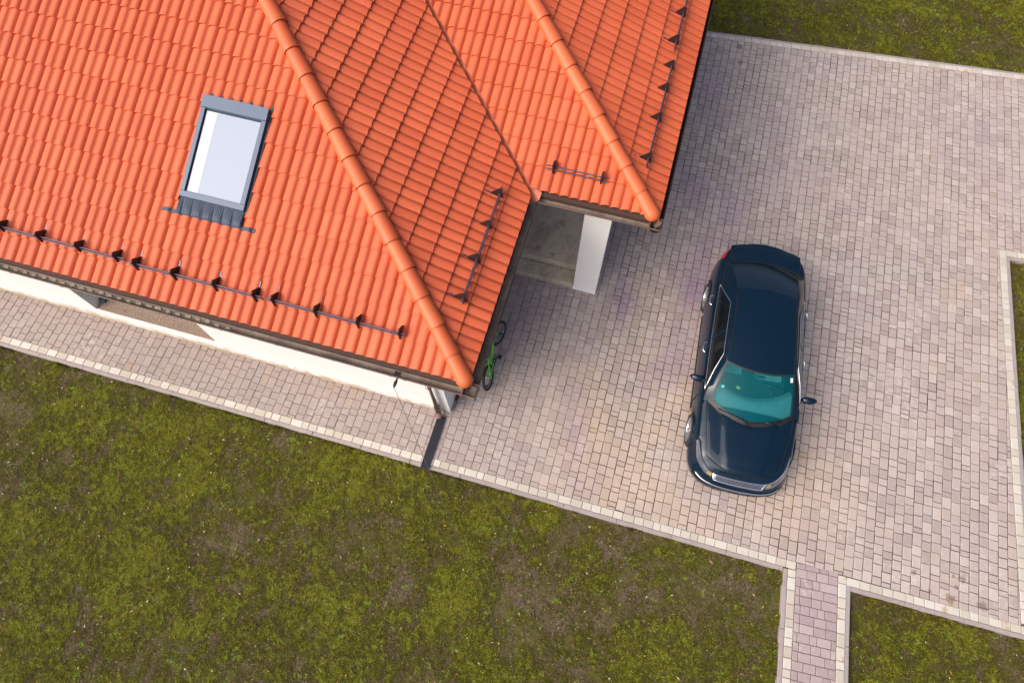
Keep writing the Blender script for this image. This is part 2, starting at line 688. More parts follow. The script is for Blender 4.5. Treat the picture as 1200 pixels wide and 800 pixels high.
# edges of the paving (measured on the ground): southern strip, garden path, eastern bed, northern strip
YS = 2.217                              # inner edge of the southern cream strip
PATH_A = np.array([4.492, YS])          # inner corner, left strip of the path
PATH_B = np.array([5.222, 2.206])       # inner corner, right strip of the path
PDIR = np.array([.0575, -1.0])
PDIR /= np.linalg.norm(PDIR)            # the path runs this way from the drive
RL0 = np.array([7.948, 9.833])          # corner of the eastern bed
RLD = np.array([.0444, -1.0])
RLD /= np.linalg.norm(RLD)
RLE = np.array([1.0, .06])
RLE /= np.linalg.norm(RLE)
TOP0 = np.array([1.016, 14.319])
TOPD = np.array([1.0, .0825])
TOPD /= np.linalg.norm(TOPD)
SE_END = np.array([8.27, 2.229])
STRIP_W, KERB_W = .138, .075

# house plan numbers (needed for the paving)
ZE = 3.40                               # gutter height
S = 0.41                                # rise per metre of the roof
kz = (CAM_H - ZE) / (CAM_H - 3.05)
Y0, X1, X2, Y1 = 2.6627 * kz, -1.4834 * kz + .05, .6640 * kz, 6.2450 * kz
WALL_S, WALL_E = 3.135, -2.28
WING_E, WING_S = -.165, 8.55

# --- sand bed of the drive: one sheet
top_at = lambda x: TOP0[1] + (x - TOP0[0]) * TOPD[1] / TOPD[0]
mb = MB()
poly = [(-19, YS), (SE_END[0], YS), tuple(RL0), (16, RL0[1] + (16 - RL0[0]) * .06), (16, top_at(16)), (-4, top_at(-4)), (-4, 3.6), (-19, 3.6)]
mb.add([(p[0], p[1], -.009) for p in poly], [tuple(range(len(poly)))])
drive = struct(mb.build('driveway', M['joint']), 'mauve grey concrete block paving of the drive and house walk')
mb = MB()
q = [PATH_A, PATH_A + PDIR * 6, PATH_B + PDIR * 6, PATH_B]
mb.add([(p[0], p[1], -.0095) for p in q], [(0, 1, 2, 3)])
path = struct(mb.build('garden_path', M['joint']), 'narrow mauve block path leading off the drive')

# --- drive pavers: straight columns, stones of several lengths
CW = .1635
stones = []
ci = 0
x = -18.9
while x < 15.8:
    ci += 1
    y = YS + RNG.random() * .0 - RNG.random() * .12
    while y < 15.6:
        L = random.choice([.095, .135, .175, .175, .215, .215, .235])
        if x < -2.3:
            L = random.choice([.135, .175, .215, .235])
        jx = random.uniform(-.003, .003)
        g_ = (.0034 + random.random() * .0042) if x > .2 else (.0022 + random.random() * .0026)
        p4 = [(x + g_ + jx, y + g_), (x + CW - g_ + jx, y + g_), (x + CW - g_ + jx, y + L - g_), (x + g_ + jx, y + L - g_)]
        cx_, cy_ = x + CW / 2, y + L / 2
        y += L
        if cx_ < -2.25 and cy_ > WALL_S + .25:
            continue
        if WALL_E < cx_ < WING_E - .02 and cy_ > 6.42 + .1:
            continue
        if cx_ < WING_E - .2 and cy_ > 8.6:
            continue
        p4 = clip_half(p4, 0, -1, -(YS + .004))
        if len(p4) < 3:
            continue
        p4 = clip_half(p4, -TOPD[1], TOPD[0], -TOPD[1] * TOP0[0] + TOPD[0] * TOP0[1] - .004)
        if len(p4) < 3:
            continue
        # eastern bed: keep what lies west of its side or north of its end
        nW = np.array([-RLD[1], RLD[0]])          # points east
        nN = np.array([-RLE[1], RLE[0]])          # points north
        if all((np.array(p) - RL0) @ nN < 0 for p in p4) or (cx_ < RL0[0] + .08 and (np.array((cx_, cy_)) - RL0) @ nN < 0):
            p4 = clip_half(p4, nW[0], nW[1], RL0 @ nW - .004)
        elif any((np.array(p) - RL0) @ nN < 0 for p in p4) and cx_ > RL0[0]:
            p4 = clip_half(p4, -nN[0], -nN[1], -(RL0 @ nN) - .004)
        if len(p4) < 3 or area(p4) < .0012:
            continue
        stones.append(p4)
    x += CW


def in_view(p, marg=0):
    d = CAM_M.T @ (np.array([p[0], p[1], p[2] if len(p) > 2 else 0.0]) - np.array([0, 0, CAM_H]))
    if d[2] >= -.1:
        return False
    px, py = 600 + FPX * d[0] / -d[2], 400 - FPX * d[1] / -d[2]
    return -marg <= px <= 1200 + marg and -marg <= py <= 800 + marg


def stone_tops(p, z=0.0):
    tx, ty, dz = random.gauss(0, .006), random.gauss(0, .006), random.gauss(0, .0015)
    c_ = np.mean(np.array(p), axis=0)
    return [z + dz + (q_[0] - c_[0]) * tx + (q_[1] - c_[1]) * ty for q_ in p]


def paver_layer(stones, mat, parent, limit, chamfer, piece='paver', rest='pavers'):
    order = sorted(range(len(stones)), key=lambda i: (0 if in_view(np.mean(np.array(stones[i]), axis=0)) else 1,
                                                      -area(stones[i]) / (np.linalg.norm(np.mean(np.array(stones[i]), axis=0)) ** 2 + CAM_H ** 2)))
    restmb = MB()
    for n_, i in enumerate(order):
        p = stones[i]
        tops = stone_tops(p)
        if n_ < limit and in_view(np.mean(np.array(p), axis=0)):
            c_ = np.mean(np.array(p), axis=0)
            one = MB()
            one.prism([(q_[0] - c_[0], q_[1] - c_[1]) for q_ in p], -.06, 0, chamfer, 0.0, tops)
            o = one.build(piece, mat, parent)
            o.location = (c_[0], c_[1], 0)
        else:
            restmb.prism(p, -.06, 0, chamfer, random.random(), tops)
    if restmb.v:
        o = restmb.build(rest, mat, parent)
        o['kind'] = 'stuff'


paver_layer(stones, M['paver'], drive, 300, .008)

# --- path pavers: rows across the path
stones = []
pw = (PATH_B - PATH_A) @ np.array([-PDIR[1], PDIR[0]]) - .006
across = np.array([-PDIR[1], PDIR[0]])
if across[0] < 0:
    across = -across
for k in range(36):
    d0 = .10 + k * .150
    a = -random.random() * .15 + .0
    o0 = PATH_A + across * .004
    while a < pw:
        L = random.choice([.125, .165, .205, .205, .24])
        if a + L < .07:
            L = .10 - a
        if a + L > pw - .07:
            L = pw - a + .001
        a0, a1 = max(a, 0), min(a + L, pw)
        a += L
        g_ = .004
        cs = [o0 + across * (a0 + g_) + PDIR * (d0 + .15 - g_), o0 + across * (a1 - g_) + PDIR * (d0 + .15 - g_),
              o0 + across * (a1 - g_) + PDIR * (d0 + g_), o0 + across * (a0 + g_) + PDIR * (d0 + g_)]
        stones.append([tuple(q_) for q_ in cs])
# the first row closes up against the drive
for a0, a1 in ((0, .16), (.16, .40), (.40, .56), (.56, pw)):
    cs = [PATH_A + across * (a0 + .008) + PDIR * .096, PATH_A + across * (a1) + PDIR * .096,
          PATH_A + across * (a1) + PDIR * .012, PATH_A + across * (a0 + .008) + PDIR * .012]
    stones.append([tuple(q_) for q_ in cs])
paver_layer(stones, M['path_paver'], path, 300, .007)


EDGES = []


def edging(name, label, p0, d, length, side, start=0.0, kerb_from=0.0):
    """a row of cream blocks with its inner edge on p0 + t*d and a kerb of long stones outside them; side = unit vector outwards"""
    p0, d, side = np.array(p0, float), np.array(d, float), np.array(side, float)
    EDGES.append((p0, d, side, length))
    root = struct(empty(name, (p0[0], p0[1], 0)), label)
    t_ = start
    while t_ < length:
        L = random.choice([.135, .175, .175, .215, .235])
        L = min(L, length - t_)
        if L < .04:
            break
        q = [d * (t_ + .004) + side * .003, d * (t_ + L - .004) + side * .003, d * (t_ + L - .004) + side * (STRIP_W - .003), d * (t_ + .004) + side * (STRIP_W - .003)]
        q = [tuple(k) for k in q]
        if area(q) < 0:
            q = q[::-1]
        c_ = np.mean(np.array(q), axis=0)
        one = MB()
        one.prism([(k[0] - c_[0], k[1] - c_[1]) for k in q], -.06, 0, .007, 0.0, stone_tops(q, .004))
        o = one.build('edging_block', M['cream'], root)
        o.location = (c_[0], c_[1], 0)
        t_ += L
    t_ = kerb_from
    bed = MB()
    q = [d * start + side * .001, d * length + side * .001, d * length + side * STRIP_W, d * start + side * STRIP_W]
    q = [tuple(k) for k in q]
    if area(q) < 0:
        q = q[::-1]
    bed.add([(k[0], k[1], -.012) for k in q], [(0, 1, 2, 3)])
    bed.build('sand_bed', M['joint'], root)
    while t_ < length:
        L = min(1.0, length - t_)
        if L < .03:
            break
        q = [d * (t_ + .003) + side * (STRIP_W + .002), d * (t_ + L - .003) + side * (STRIP_W + .002),
             d * (t_ + L - .003) + side * (STRIP_W + KERB_W), d * (t_ + .003) + side * (STRIP_W + KERB_W)]
        q = [tuple(k) for k in q]
        if area(q) < 0:
            q = q[::-1]
        c_ = np.mean(np.array(q), axis=0)
        one = MB()
        one.prism([(k[0] - c_[0], k[1] - c_[1]) for k in q], -.22, 0, .008, 0.0, stone_tops(q, -.006))
        o = one.build('kerb_stone', M['kerb'], root)
        o.location = (c_[0], c_[1], 0)
        t_ += 1.0
    return root


SW = STRIP_W
# southern edge: from the path corner westwards
edging('kerb_south', 'cream block edging and kerb along the house walk', (PATH_A[0], YS), (-1, 0), 22.6, (0, -1), 0.0, STRIP_W + KERB_W)
# path sides
edging('kerb_path_west', 'cream block edging on the house side of the path', PATH_A + PDIR * (SW + .002), PDIR, 5.5, -across, 0.0, .002)
edging('kerb_path_east', 'cream block edging on the far side of the path', PATH_B, PDIR, 5.5, across, 0.0, STRIP_W)
sd = SE_END - PATH_B
sd /= np.linalg.norm(sd)
edging('kerb_drive_south', 'cream block edging between drive and small lawn', PATH_B + sd * (SW + .002), sd, 3.7, np.array([sd[1], -sd[0]]), 0.0, .0)
edging('kerb_bed', 'cream block edging along the side of the eastern lawn bed', RL0, RLD, 7.6, np.array([-RLD[1], RLD[0]]), 0.0, STRIP_W)
edging('kerb_bed_end', 'cream block edging across the end of the eastern lawn bed', RL0 + RLE * (SW + .002), RLE, 7.0, -np.array([-RLE[1], RLE[0]]), 0.0, .0)
edging('kerb_north', 'cream block edging along the back lawn', TOP0 - TOPD * 5, TOPD, 19, np.array([-TOPD[1], TOPD[0]]), 0.0, 0.0)

# --- moss and grass: short blades in patches, bare soil between
NB = 900000
bx = RNG.uniform(-13.5, 12.5, NB)
by = RNG.uniform(-4.5, 19.5, NB)


def project_ok(x, y, marg=60):
    d = np.stack([x, y, np.full_like(x, LAWN_Z - CAM_H)]).T @ CAM_M
    px = 600 + FPX * d[:, 0] / -d[:, 2]
    py = 400 - FPX * d[:, 1] / -d[:, 2]
    return (px > -marg) & (px < 1200 + marg) & (py > -marg) & (py < 800 + marg) & (d[:, 2] < -.1)


def lawn_mask(x, y):
    e = STRIP_W + KERB_W + .012
    pl = (x - PATH_A[0]) * across[0] + (y - PATH_A[1]) * across[1]
    pr = (x - PATH_B[0]) * across[0] + (y - PATH_B[1]) * across[1]
    sw = (y < YS - e) & (pl < -e)
    se = (y < 2.206 - e) & (pr > e)
    nb = np.array([-RLD[1], RLD[0]])
    ne = np.array([-RLE[1], RLE[0]])
    bed = ((x - RL0[0]) * nb[0] + (y - RL0[1]) * nb[1] > e) & ((x - RL0[0]) * ne[0] + (y - RL0[1]) * ne[1] < -e) & (y > 2.2)
    nt = np.array([-TOPD[1], TOPD[0]])
    no = (x - TOP0[0]) * nt[0] + (y - TOP0[1]) * nt[1] > e
    return sw | se | bed | no


def moss_amount(x, y):
    n1 = vnoise(x, y, 3, 5, .75)
    n2 = vnoise(x, y, 9, 4, 3.4)
    n3 = vnoise(x, y, 13, 3, 9.0)
    v = .44 * n1 + .34 * n2 + .28 * n3
    return np.clip((v - .41) / .19, 0, 1)


# more blades: several passes over the visible lawns only
xs, ys = [], []
for _ in range(6):
    bx = RNG.uniform(-13.5, 12.5, NB)
    by = RNG.uniform(-4.5, 19.5, NB)
    ok = lawn_mask(bx, by)
    bx, by = bx[ok], by[ok]
    ok = project_ok(bx, by)
    bx, by = bx[ok], by[ok]
    keep = RNG.random(len(bx)) < (.22 + .78 * moss_amount(bx, by))
    xs.append(bx[keep])
    ys.append(by[keep])
bx, by = np.concatenate(xs), np.concatenate(ys)
if len(bx) > 820000:
    sel = RNG.choice(len(bx), 820000, replace=False)
    bx, by = bx[sel], by[sel]
n = len(bx)
am = moss_amount(bx, by)
ang = RNG.uniform(0, 2 * math.pi, n)
tall = vnoise(bx, by, 21, 3, 6.0)
ln = (.022 + .036 * RNG.random(n)) * (.6 + .8 * tall)
hh = (.006 + .020 * RNG.random(n)) * (.5 + tall)
wd = .0035 + .0045 * RNG.random(n)
dx, dy = np.cos(ang), np.sin(ang)
Z = LAWN_Z - .02 + .03 * am * vnoise(bx, by, 33, 3, 5.0)
V = np.zeros((n * 3, 3), dtype=np.float32)
V[0::3, 0], V[0::3, 1], V[0::3, 2] = bx - dy * wd, by + dx * wd, Z
V[1::3, 0], V[1::3, 1], V[1::3, 2] = bx + dy * wd, by - dx * wd, Z
V[2::3, 0], V[2::3, 1], V[2::3, 2] = bx + dx * ln, by + dy * ln, Z + hh
# tufts that lean over the kerbs
ex, ey, eu, el, eh = [], [], [], [], []
for p0, d, side, length in EDGES:
    k = int(length * 700)
    t_ = RNG.random(k) * length
    o_ = STRIP_W + KERB_W + .004 + RNG.random(k) ** 2 * .05
    x_, y_ = p0[0] + d[0] * t_ + side[0] * o_, p0[1] + d[1] * t_ + side[1] * o_
    ok = lawn_mask(x_ + side[0] * .02, y_ + side[1] * .02) & project_ok(x_, y_) & (vnoise(x_, y_, 71, 3, 5.0) + .35 * moss_amount(x_, y_) > .62 + .25 * RNG.random(k))
    x_, y_ = x_[ok], y_[ok]
    k = len(x_)
    a0 = math.atan2(-side[1], -side[0])
    ex.append(x_)
    ey.append(y_)
    eu.append(a0 + RNG.normal(0, .8, k))
    el.append(.02 + .05 * RNG.random(k))
    eh.append(.075 + .05 * RNG.random(k))
ex, ey, eu, el, eh = [np.concatenate(q_) for q_ in (ex, ey, eu, el, eh)]
ew = .0035 + .004 * RNG.random(len(ex))
V2 = np.zeros((len(ex) * 3, 3), dtype=np.float32)
V2[0::3, 0], V2[0::3, 1], V2[0::3, 2] = ex - np.sin(eu) * ew, ey + np.cos(eu) * ew, LAWN_Z - .02
V2[1::3, 0], V2[1::3, 1], V2[1::3, 2] = ex + np.sin(eu) * ew, ey - np.cos(eu) * ew, LAWN_Z - .02
V2[2::3, 0], V2[2::3, 1], V2[2::3, 2] = ex + np.cos(eu) * el, ey + np.sin(eu) * el, LAWN_Z - .02 + eh
V = np.concatenate([V, V2])
bx, by = np.concatenate([bx, ex]), np.concatenate([by, ey])
am = moss_amount(bx, by)
n = len(bx)
hue = vnoise(bx, by, 41, 4, 1.6)
tn = np.clip(.20 + .42 * am + .35 * (hue - .5) + .58 * (RNG.random(n) - .5) + .62 * (vnoise(bx, by, 47, 2, 18.0) - .5), 0, .88)
bright = vnoise(bx, by, 55, 2, 12.0) > .77
tn = np.where(bright & (RNG.random(n) < .6), .92, tn)
tn = np.where(RNG.random(n) < .018, 1.0, tn)
me = bpy.data.meshes.new('lawn_grass')
me.vertices.add(n * 3)
me.vertices.foreach_set('co', V.ravel())
me.loops.add(n * 3)
me.loops.foreach_set('vertex_index', np.arange(n * 3, dtype=np.int32))
me.polygons.add(n)
me.polygons.foreach_set('loop_start', np.arange(0, n * 3, 3, dtype=np.int32))
at_ = me.attributes.new('tint', 'FLOAT', 'FACE')
at_.data.foreach_set('value', tn.astype(np.float32))
me.update(calc_edges=True)
go = link('lawn_grass', me, M['grass'])
tag(go, 'short olive moss and grass in patches over the lawns', 'grass')
go['kind'] = 'stuff'

# fallen leaves and pebbles on the lawns
lv, pb = MB(), MB()
cnt = 0
while cnt < 650:
    x_, y_ = RNG.uniform(-13, 12), RNG.uniform(-4, 18)
    if not lawn_mask(np.array([x_]), np.array([y_]))[0] or not in_view((x_, y_, LAWN_Z), 40):
        continue
    cnt += 1
    a_ = random.random() * 6.28
    if cnt % 3:
        l_, w_ = random.uniform(.014, .034), random.uniform(.007, .014)
        z_ = LAWN_Z + .012 + random.random() * .02
        ca, sa = math.cos(a_), math.sin(a_)
        pts = [(-l_, 0, 0), (-l_ * .2, -w_, .006), (l_, 0, .004), (-l_ * .2, w_, .008)]
        lv.add([(x_ + p[0] * ca - p[1] * sa, y_ + p[0] * sa + p[1] * ca, z_ + p[2]) for p in pts], [(0, 1, 2, 3)], random.random())
    else:
        r_ = random.uniform(.006, .018) * (1.5 if random.random() < .06 else 1)
        ring = [(x_ + r_ * random.uniform(.7, 1.2) * math.cos(k), y_ + r_ * random.uniform(.6, 1.1) * math.sin(k)) for k in np.arange(6) * math.pi / 3]
        pb.prism(ring, LAWN_Z - .03, LAWN_Z - .012 + r_ * .8, r_ * .25, random.random() ** 1.5)
o = lv.build('fallen_leaves', M['leaf'])
tag(o, 'scattered tan dry leaves lying on the lawns', 'leaves')
o['kind'] = 'stuff'
o = pb.build('pebbles', M['pebble'])
tag(o, 'scattered pale pebbles lying on the lawns', 'pebbles')
o['kind'] = 'stuff'

# ------------------------------------------------------------------ HOUSE
house = empty('house', (-6, 6, 0))
tag(house, 'white plastered house with orange tiled hipped roof and brown gutters', 'house')


def hp(mb_or, name, mat, parent=None, **kw):
    """build a mesh given in world coordinates as a part of the house (or of one of its parts)"""
    par = parent or house
    o = mb_or.build(name, mat, par, **kw)
    o.matrix_parent_inverse = par_inv(par)
    return o


def par_world(o):
    mw = o.matrix_parent_inverse @ Matrix.LocRotScale(o.location, o.rotation_euler, o.scale)
    return par_world(o.parent) @ mw if o.parent else mw


def par_inv(par):
    return par_world(par).inverted()


# walls
SILL_Z = .56
OW0, OW1 = -9.68, -7.03             # opening in the southern wall
TW = .36
ZT = ZE - .08
mb = MB()
mb.box(-18.5, OW0, WALL_S, WALL_S + TW, -.15, ZT)
mb.box(OW1, -2.425, WALL_S, WALL_S + TW, -.15, ZT)
mb.box(OW0, OW1, WALL_S, WALL_S + TW, -.15, SILL_Z - .03)
mb.box(OW0, OW1, WALL_S, WALL_S + TW, 2.35, ZT)
hp(mb, 'wall', M['plaster'])
mb = MB()
mb.box(WALL_E - .30, WALL_E, WALL_S + .30, WING_S + 6, -.15, ZT - .002)
hp(mb, 'wall', M['plaster'])
mb = MB()
mb.box(WALL_E + .002, WING_E - .30, WING_S, WING_S + .3, -.15, ZT - .003)
mb.box(WING_E - .30, WING_E, WING_S, WING_S + 6.5, -.15, ZT - .004)
hp(mb, 'wall', M['plaster'])
# white corner post with a narrow edge bead
mb = MB()
mb.prism([(-2.424, WALL_S + .035), (-2.285, WALL_S + .035), (-2.285, WALL_S + .298), (-2.424, WALL_S + .298)], -.15, ZT - .005)
hp(mb, 'corner_post', M['white'])
mb = MB()
mb.box(-2.30, -2.278, WALL_S + .028, WALL_S + .05, -.15, ZT - .006)
hp(mb, 'corner_bead', M['white'])
# porch post
pil = at(671, 338)
mb = MB()
mb.prism([(-.642, 6.442), (-.165, 6.442), (-.165, 6.90), (-.642, 6.90)], -.1, ZT - .007)
hp(mb, 'porch_post', M['white'])
mb = MB()
mb.prism([(-.650, 6.432), (-.157, 6.432), (-.157, 6.908), (-.650, 6.908)], -.1, .05, .01)
hp(mb, 'post_plinth', M['white'])
# porch: landing and step in worn concrete
mb = MB()
mb.prism([(WALL_E + .003, 6.80), (-.651, 6.80), (-.651, 6.915), (-.18, 6.915), (-.18, WING_S - .003), (WALL_E + .003, WING_S - .003)][0:2] +
         [(-.651, WING_S - .003), (WALL_E + .003, WING_S - .003)], -.1, .30, .02)
hp(mb, 'porch_landing', M['porch'])
mb = MB()
mb.prism([(-.6495, 6.915), (-.18, 6.915), (-.18, WING_S - .003), (-.6495, WING_S - .003)], -.1, .298, .015)
hp(mb, 'porch_landing', M['porch'])
mb = MB()
mb.prism([(WALL_E + .003, 6.44), (-.652, 6.44), (-.652, 6.798), (WALL_E + .003, 6.798)], -.1, .14, .025)
hp(mb, 'porch_step', M['porch'])

# window in the southern wall
win = empty('window', ((OW0 + OW1) / 2, WALL_S, SILL_Z), 0, house)
win.matrix_parent_inverse = par_inv(house)
mb = MB()
mb.add([(OW0 + .001, WALL_S + .012, SILL_Z - .02), (OW1 - .001, WALL_S + .012, SILL_Z - .02), (OW1 - .001, WALL_S + TW, SILL_Z + .03), (OW0 + .001, WALL_S + TW, SILL_Z + .03),
        (OW0 + .001, WALL_S + .012, SILL_Z - .029), (OW1 - .001, WALL_S + .012, SILL_Z - .029)],
       [(0, 1, 2, 3), (4, 5, 1, 0)])
hp(mb, 'window_sill', M['granule'], win)
mb = MB()
mb.box(OW0 + .002, OW0 + .13, WALL_S + .16, WALL_S + .24, SILL_Z - .005, SILL_Z + .07)
hp(mb, 'sill_end_cap', M['skyframe'], win)
fy0, fy1 = WALL_S + .25, WALL_S + .32
mb = MB()
for x0, x1_, z0, z1 in ((OW0 + .003, OW1 - .003, SILL_Z + .03, SILL_Z + .11), (OW0 + .003, OW1 - .003, 2.26, 2.345),
                        (OW0 + .003, OW0 + .09, SILL_Z + .11, 2.26), (OW1 - .09, OW1 - .003, SILL_Z + .11, 2.26),
                        ((OW0 + OW1) / 2 - .05, (OW0 + OW1) / 2 + .05, SILL_Z + .11, 2.26)):
    mb.box(x0, x1_, fy0, fy1, z0, z1)
hp(mb, 'window_frame', M['white'], win)
for a0, a1 in ((OW0 + .09, (OW0 + OW1) / 2 - .05), ((OW0 + OW1) / 2 + .05, OW1 - .09)):
    mb = MB()
    mb.box(a0, a1, fy0 + .02, fy0 + .04, SILL_Z + .11, 2.26)
    hp(mb, 'pane', M['dglass'], win)

# ---- roof
roof = empty('roof', (-6, 6, ZE), 0, house)
roof.matrix_parent_inverse = par_inv(house)
WM, WW = 5.75, 4.5                      # half depth of the main roof and of the wing
INS = .15                               # tile edge behind the gutter's outer edge
zS = lambda x, y: ZE + S * (y - Y0)
zE = lambda x, y: ZE + S * (X1 - x)
zWS = lambda x, y: ZE + S * (y - Y1)
zWE = lambda x, y: ZE + S * (X2 - x)
XW = -17.5


def deck(pts, zf, dz=-.035):
    mb = MB()
    top = [(p[0], p[1], zf(*p) + dz) for p in pts]
    bot = [(p[0], p[1], zf(*p) + dz - .08) for p in pts]
    n_ = len(pts)
    mb.add(top + bot, [tuple(range(n_)), tuple(reversed(range(n_, 2 * n_)))] + [(i, (i + 1) % n_, n_ + (i + 1) % n_, n_ + i)[::-1] for i in range(n_)])
    return hp(mb, 'roof_deck', M['deck'], roof)


g0 = .13
rx, ry = X1 - WM, Y0 + WM               # main ridge end
wx, wy = X2 - WW, Y1 + WW               # wing ridge end
deck([(XW, Y0 + g0), (X1 - g0, Y0 + g0), (rx, ry), (XW, ry)], zS)
deck([(X1 - g0, Y0 + g0), (X1 - g0, Y1 + g0), (X1 - WW, wy), (X1 - WM, wy + .8), (rx, ry)], zE)
deck([(X1 - g0, Y1 + g0), (X2 - g0, Y1 + g0), (wx, wy), (X1 - WW, wy)], zWS)
deck([(X2 - g0, Y1 + g0), (X2 - g0, Y1 + 2 * WW - g0), (wx, wy)], zWE)
mb = MB()                               # the slopes facing away from the drive, plain sheets
yN = Y1 + 2 * WW
for pts in ([(X2 - g0, yN, ZE + .02), (X1 - WM, yN, ZE + .02), (X1 - WM, wy, ZE + S * WW), (wx, wy, ZE + S * WW)],
            [(XW, ry, ZE + S * WM), (rx, ry, ZE + S * WM), (rx - 1.0, ry + 1.5, ZE + S * (WM - 1.5)), (rx - 1.0, ry + WM, ZE), (XW, ry + WM, ZE)]):
    mb.add(pts, [tuple(range(len(pts)))])
hp(mb, 'rear_slope', M['tile'], roof)

WAVE, COURSE = .166, .352               # wave pitch, horizontal course spacing
TWID = 2 * WAVE
TLEN = COURSE + .05
LIFT = .036
NS_ = 16


def prof(a):
    u = (a / WAVE) % 1.0
    v = math.sin(math.pi / 2 * u / .62) ** .62 if u < .62 else math.cos(math.pi / 2 * (u - .62) / .38) ** .62
    return .045 * v - .004 * math.exp(-((u - .40) / .05) ** 2)


def tile_polys(THK):
    """polygons of one tile in (a, d, h): along the eave, horizontally up the slope, above the roof plane; origin at its lower left corner"""
    cols = [TWID * i / NS_ for i in range(NS_ + 1)]
    polys, skirt = [], []
    H_ = lambda a, d: prof(a) + LIFT * (1 - d / TLEN)
    for i in range(NS_):
        a0, a1 = cols[i], cols[i + 1]
        polys.append([(a0, 0, H_(a0, 0)), (a1, 0, H_(a1, 0)), (a1, TLEN, H_(a1, TLEN)), (a0, TLEN, H_(a0, TLEN))])
        skirt.append([(a0, 0.002, H_(a0, 0) - THK), (a1, 0.002, H_(a1, 0) - THK), (a1, 0, H_(a1, 0)), (a0, 0, H_(a0, 0))])
    return polys, skirt


TP, TS = tile_polys(.026)              # east slopes
TS_SOUTH = tile_polys(.007)[1]         # south slopes: thin noses over an open gap


def tile_mb(polys, skirt, mb=None, f=None, tint=0.0):
    mb = mb or MB()
    f = f or (lambda a, d, h: (a, d, S * d + h))
    vi, vs, fs = {}, [], []
    for k, group in enumerate((polys, skirt)):
        for p in group:
            ids = []
            for q in p:
                key = (k, round(q[0], 5), round(q[1], 5), round(q[2], 5))
                if key not in vi:
                    vi[key] = len(vs)
                    vs.append(f(*q))
                if not ids or ids[-1] != vi[key]:
                    ids.append(vi[key])
            if len(ids) > 1 and ids[0] == ids[-1]:
                ids.pop()
            if len(ids) >= 3:
                fs.append(tuple(ids))
    mb.add(vs, fs, tint)
    return mb


TILE_ME = {}
for rot_, sk_ in ((90, TS), (0, TS_SOUTH)):
    me = tile_mb(TP, sk_).mesh('roof_tile')
    me.polygons.foreach_set('use_smooth', [True] * len(me.polygons))
    me.materials.append(M['tile'])
    TILE_ME[rot_] = me


class Plane:
    """a roof slope: world <-> (a, d). org = point of the tile edge line, rot = 0 for south slopes, 90 degrees for east slopes"""

    def __init__(s_, org, rot, z0, clips, arange, dmax, hole=None, phase=0.0):
        s_.org, s_.rot, s_.z0, s_.clips, s_.ar, s_.dm, s_.hole, s_.phase = org, rot, z0, clips, arange, dmax, hole, phase

    def w(s_, a, d, h=0.0):
        if s_.rot == 0:
            return (s_.org[0] + a, s_.org[1] + d, s_.z0 + S * d + h)
        return (s_.org[0] - d, s_.org[1] + a, s_.z0 + S * d + h)

    def px(s_, px_, py_, h=0.0):
        """world point seen at a pixel on this slope raised by h"""
        r = ray(px_, py_)
        if s_.rot == 0:
            k = s_.z0 + h - S * s_.org[1]
            t_ = (k - CAM_H) / (r[2] - S * r[1])
        else:
            k = s_.z0 + h + S * s_.org[0]
            t_ = (k - CAM_H) / (r[2] + S * r[0])
        p = np.array([0, 0, CAM_H]) + r * t_
        return p


# clips are (nx, ny, c) in world plan: keep nx*x + ny*y <= c
planS = Plane((0.0, Y0 + INS), 0, ZE + S * INS, [(1, 1, X1 + Y0)], (XW, X1), WM - INS)
planE = Plane((X1 - .12, 0.0), 90, ZE + S * .12, [(-1, -1, -(X1 + Y0)), (1, 1, X1 + Y1 - .085)], (Y0, Y1 + WW + .6), WM - .12)
planWS = Plane((0.0, Y1 + INS), 0, ZE + S * INS, [(-1, -1, -(X1 + Y1) - .015), (1, 1, X2 + Y1)], (X1 - WW, X2), WW - INS)
planWE = Plane((X2 - .075, 0.0), 90, ZE + S * .075, [(-1, -1, -(X2 + Y1)), (-1, 1, -(X2) + yN + .0)], (Y1, yN), WW - .075)

# roof window rectangle in the southern slope
sk = [planS.px(*p) for p in ((241.5, 117), (317, 134), (214.5, 234), (289, 251))]
SKX0, SKX1 = (sk[0][0] + sk[2][0]) / 2, (sk[1][0] + sk[3][0]) / 2
SKY0, SKY1 = (sk[2][1] + sk[3][1]) / 2, (sk[0][1] + sk[1][1]) / 2
planS.hole = (SKX0 - .012, SKX1 + .012, SKY0 - .22, SKY1 + .02)

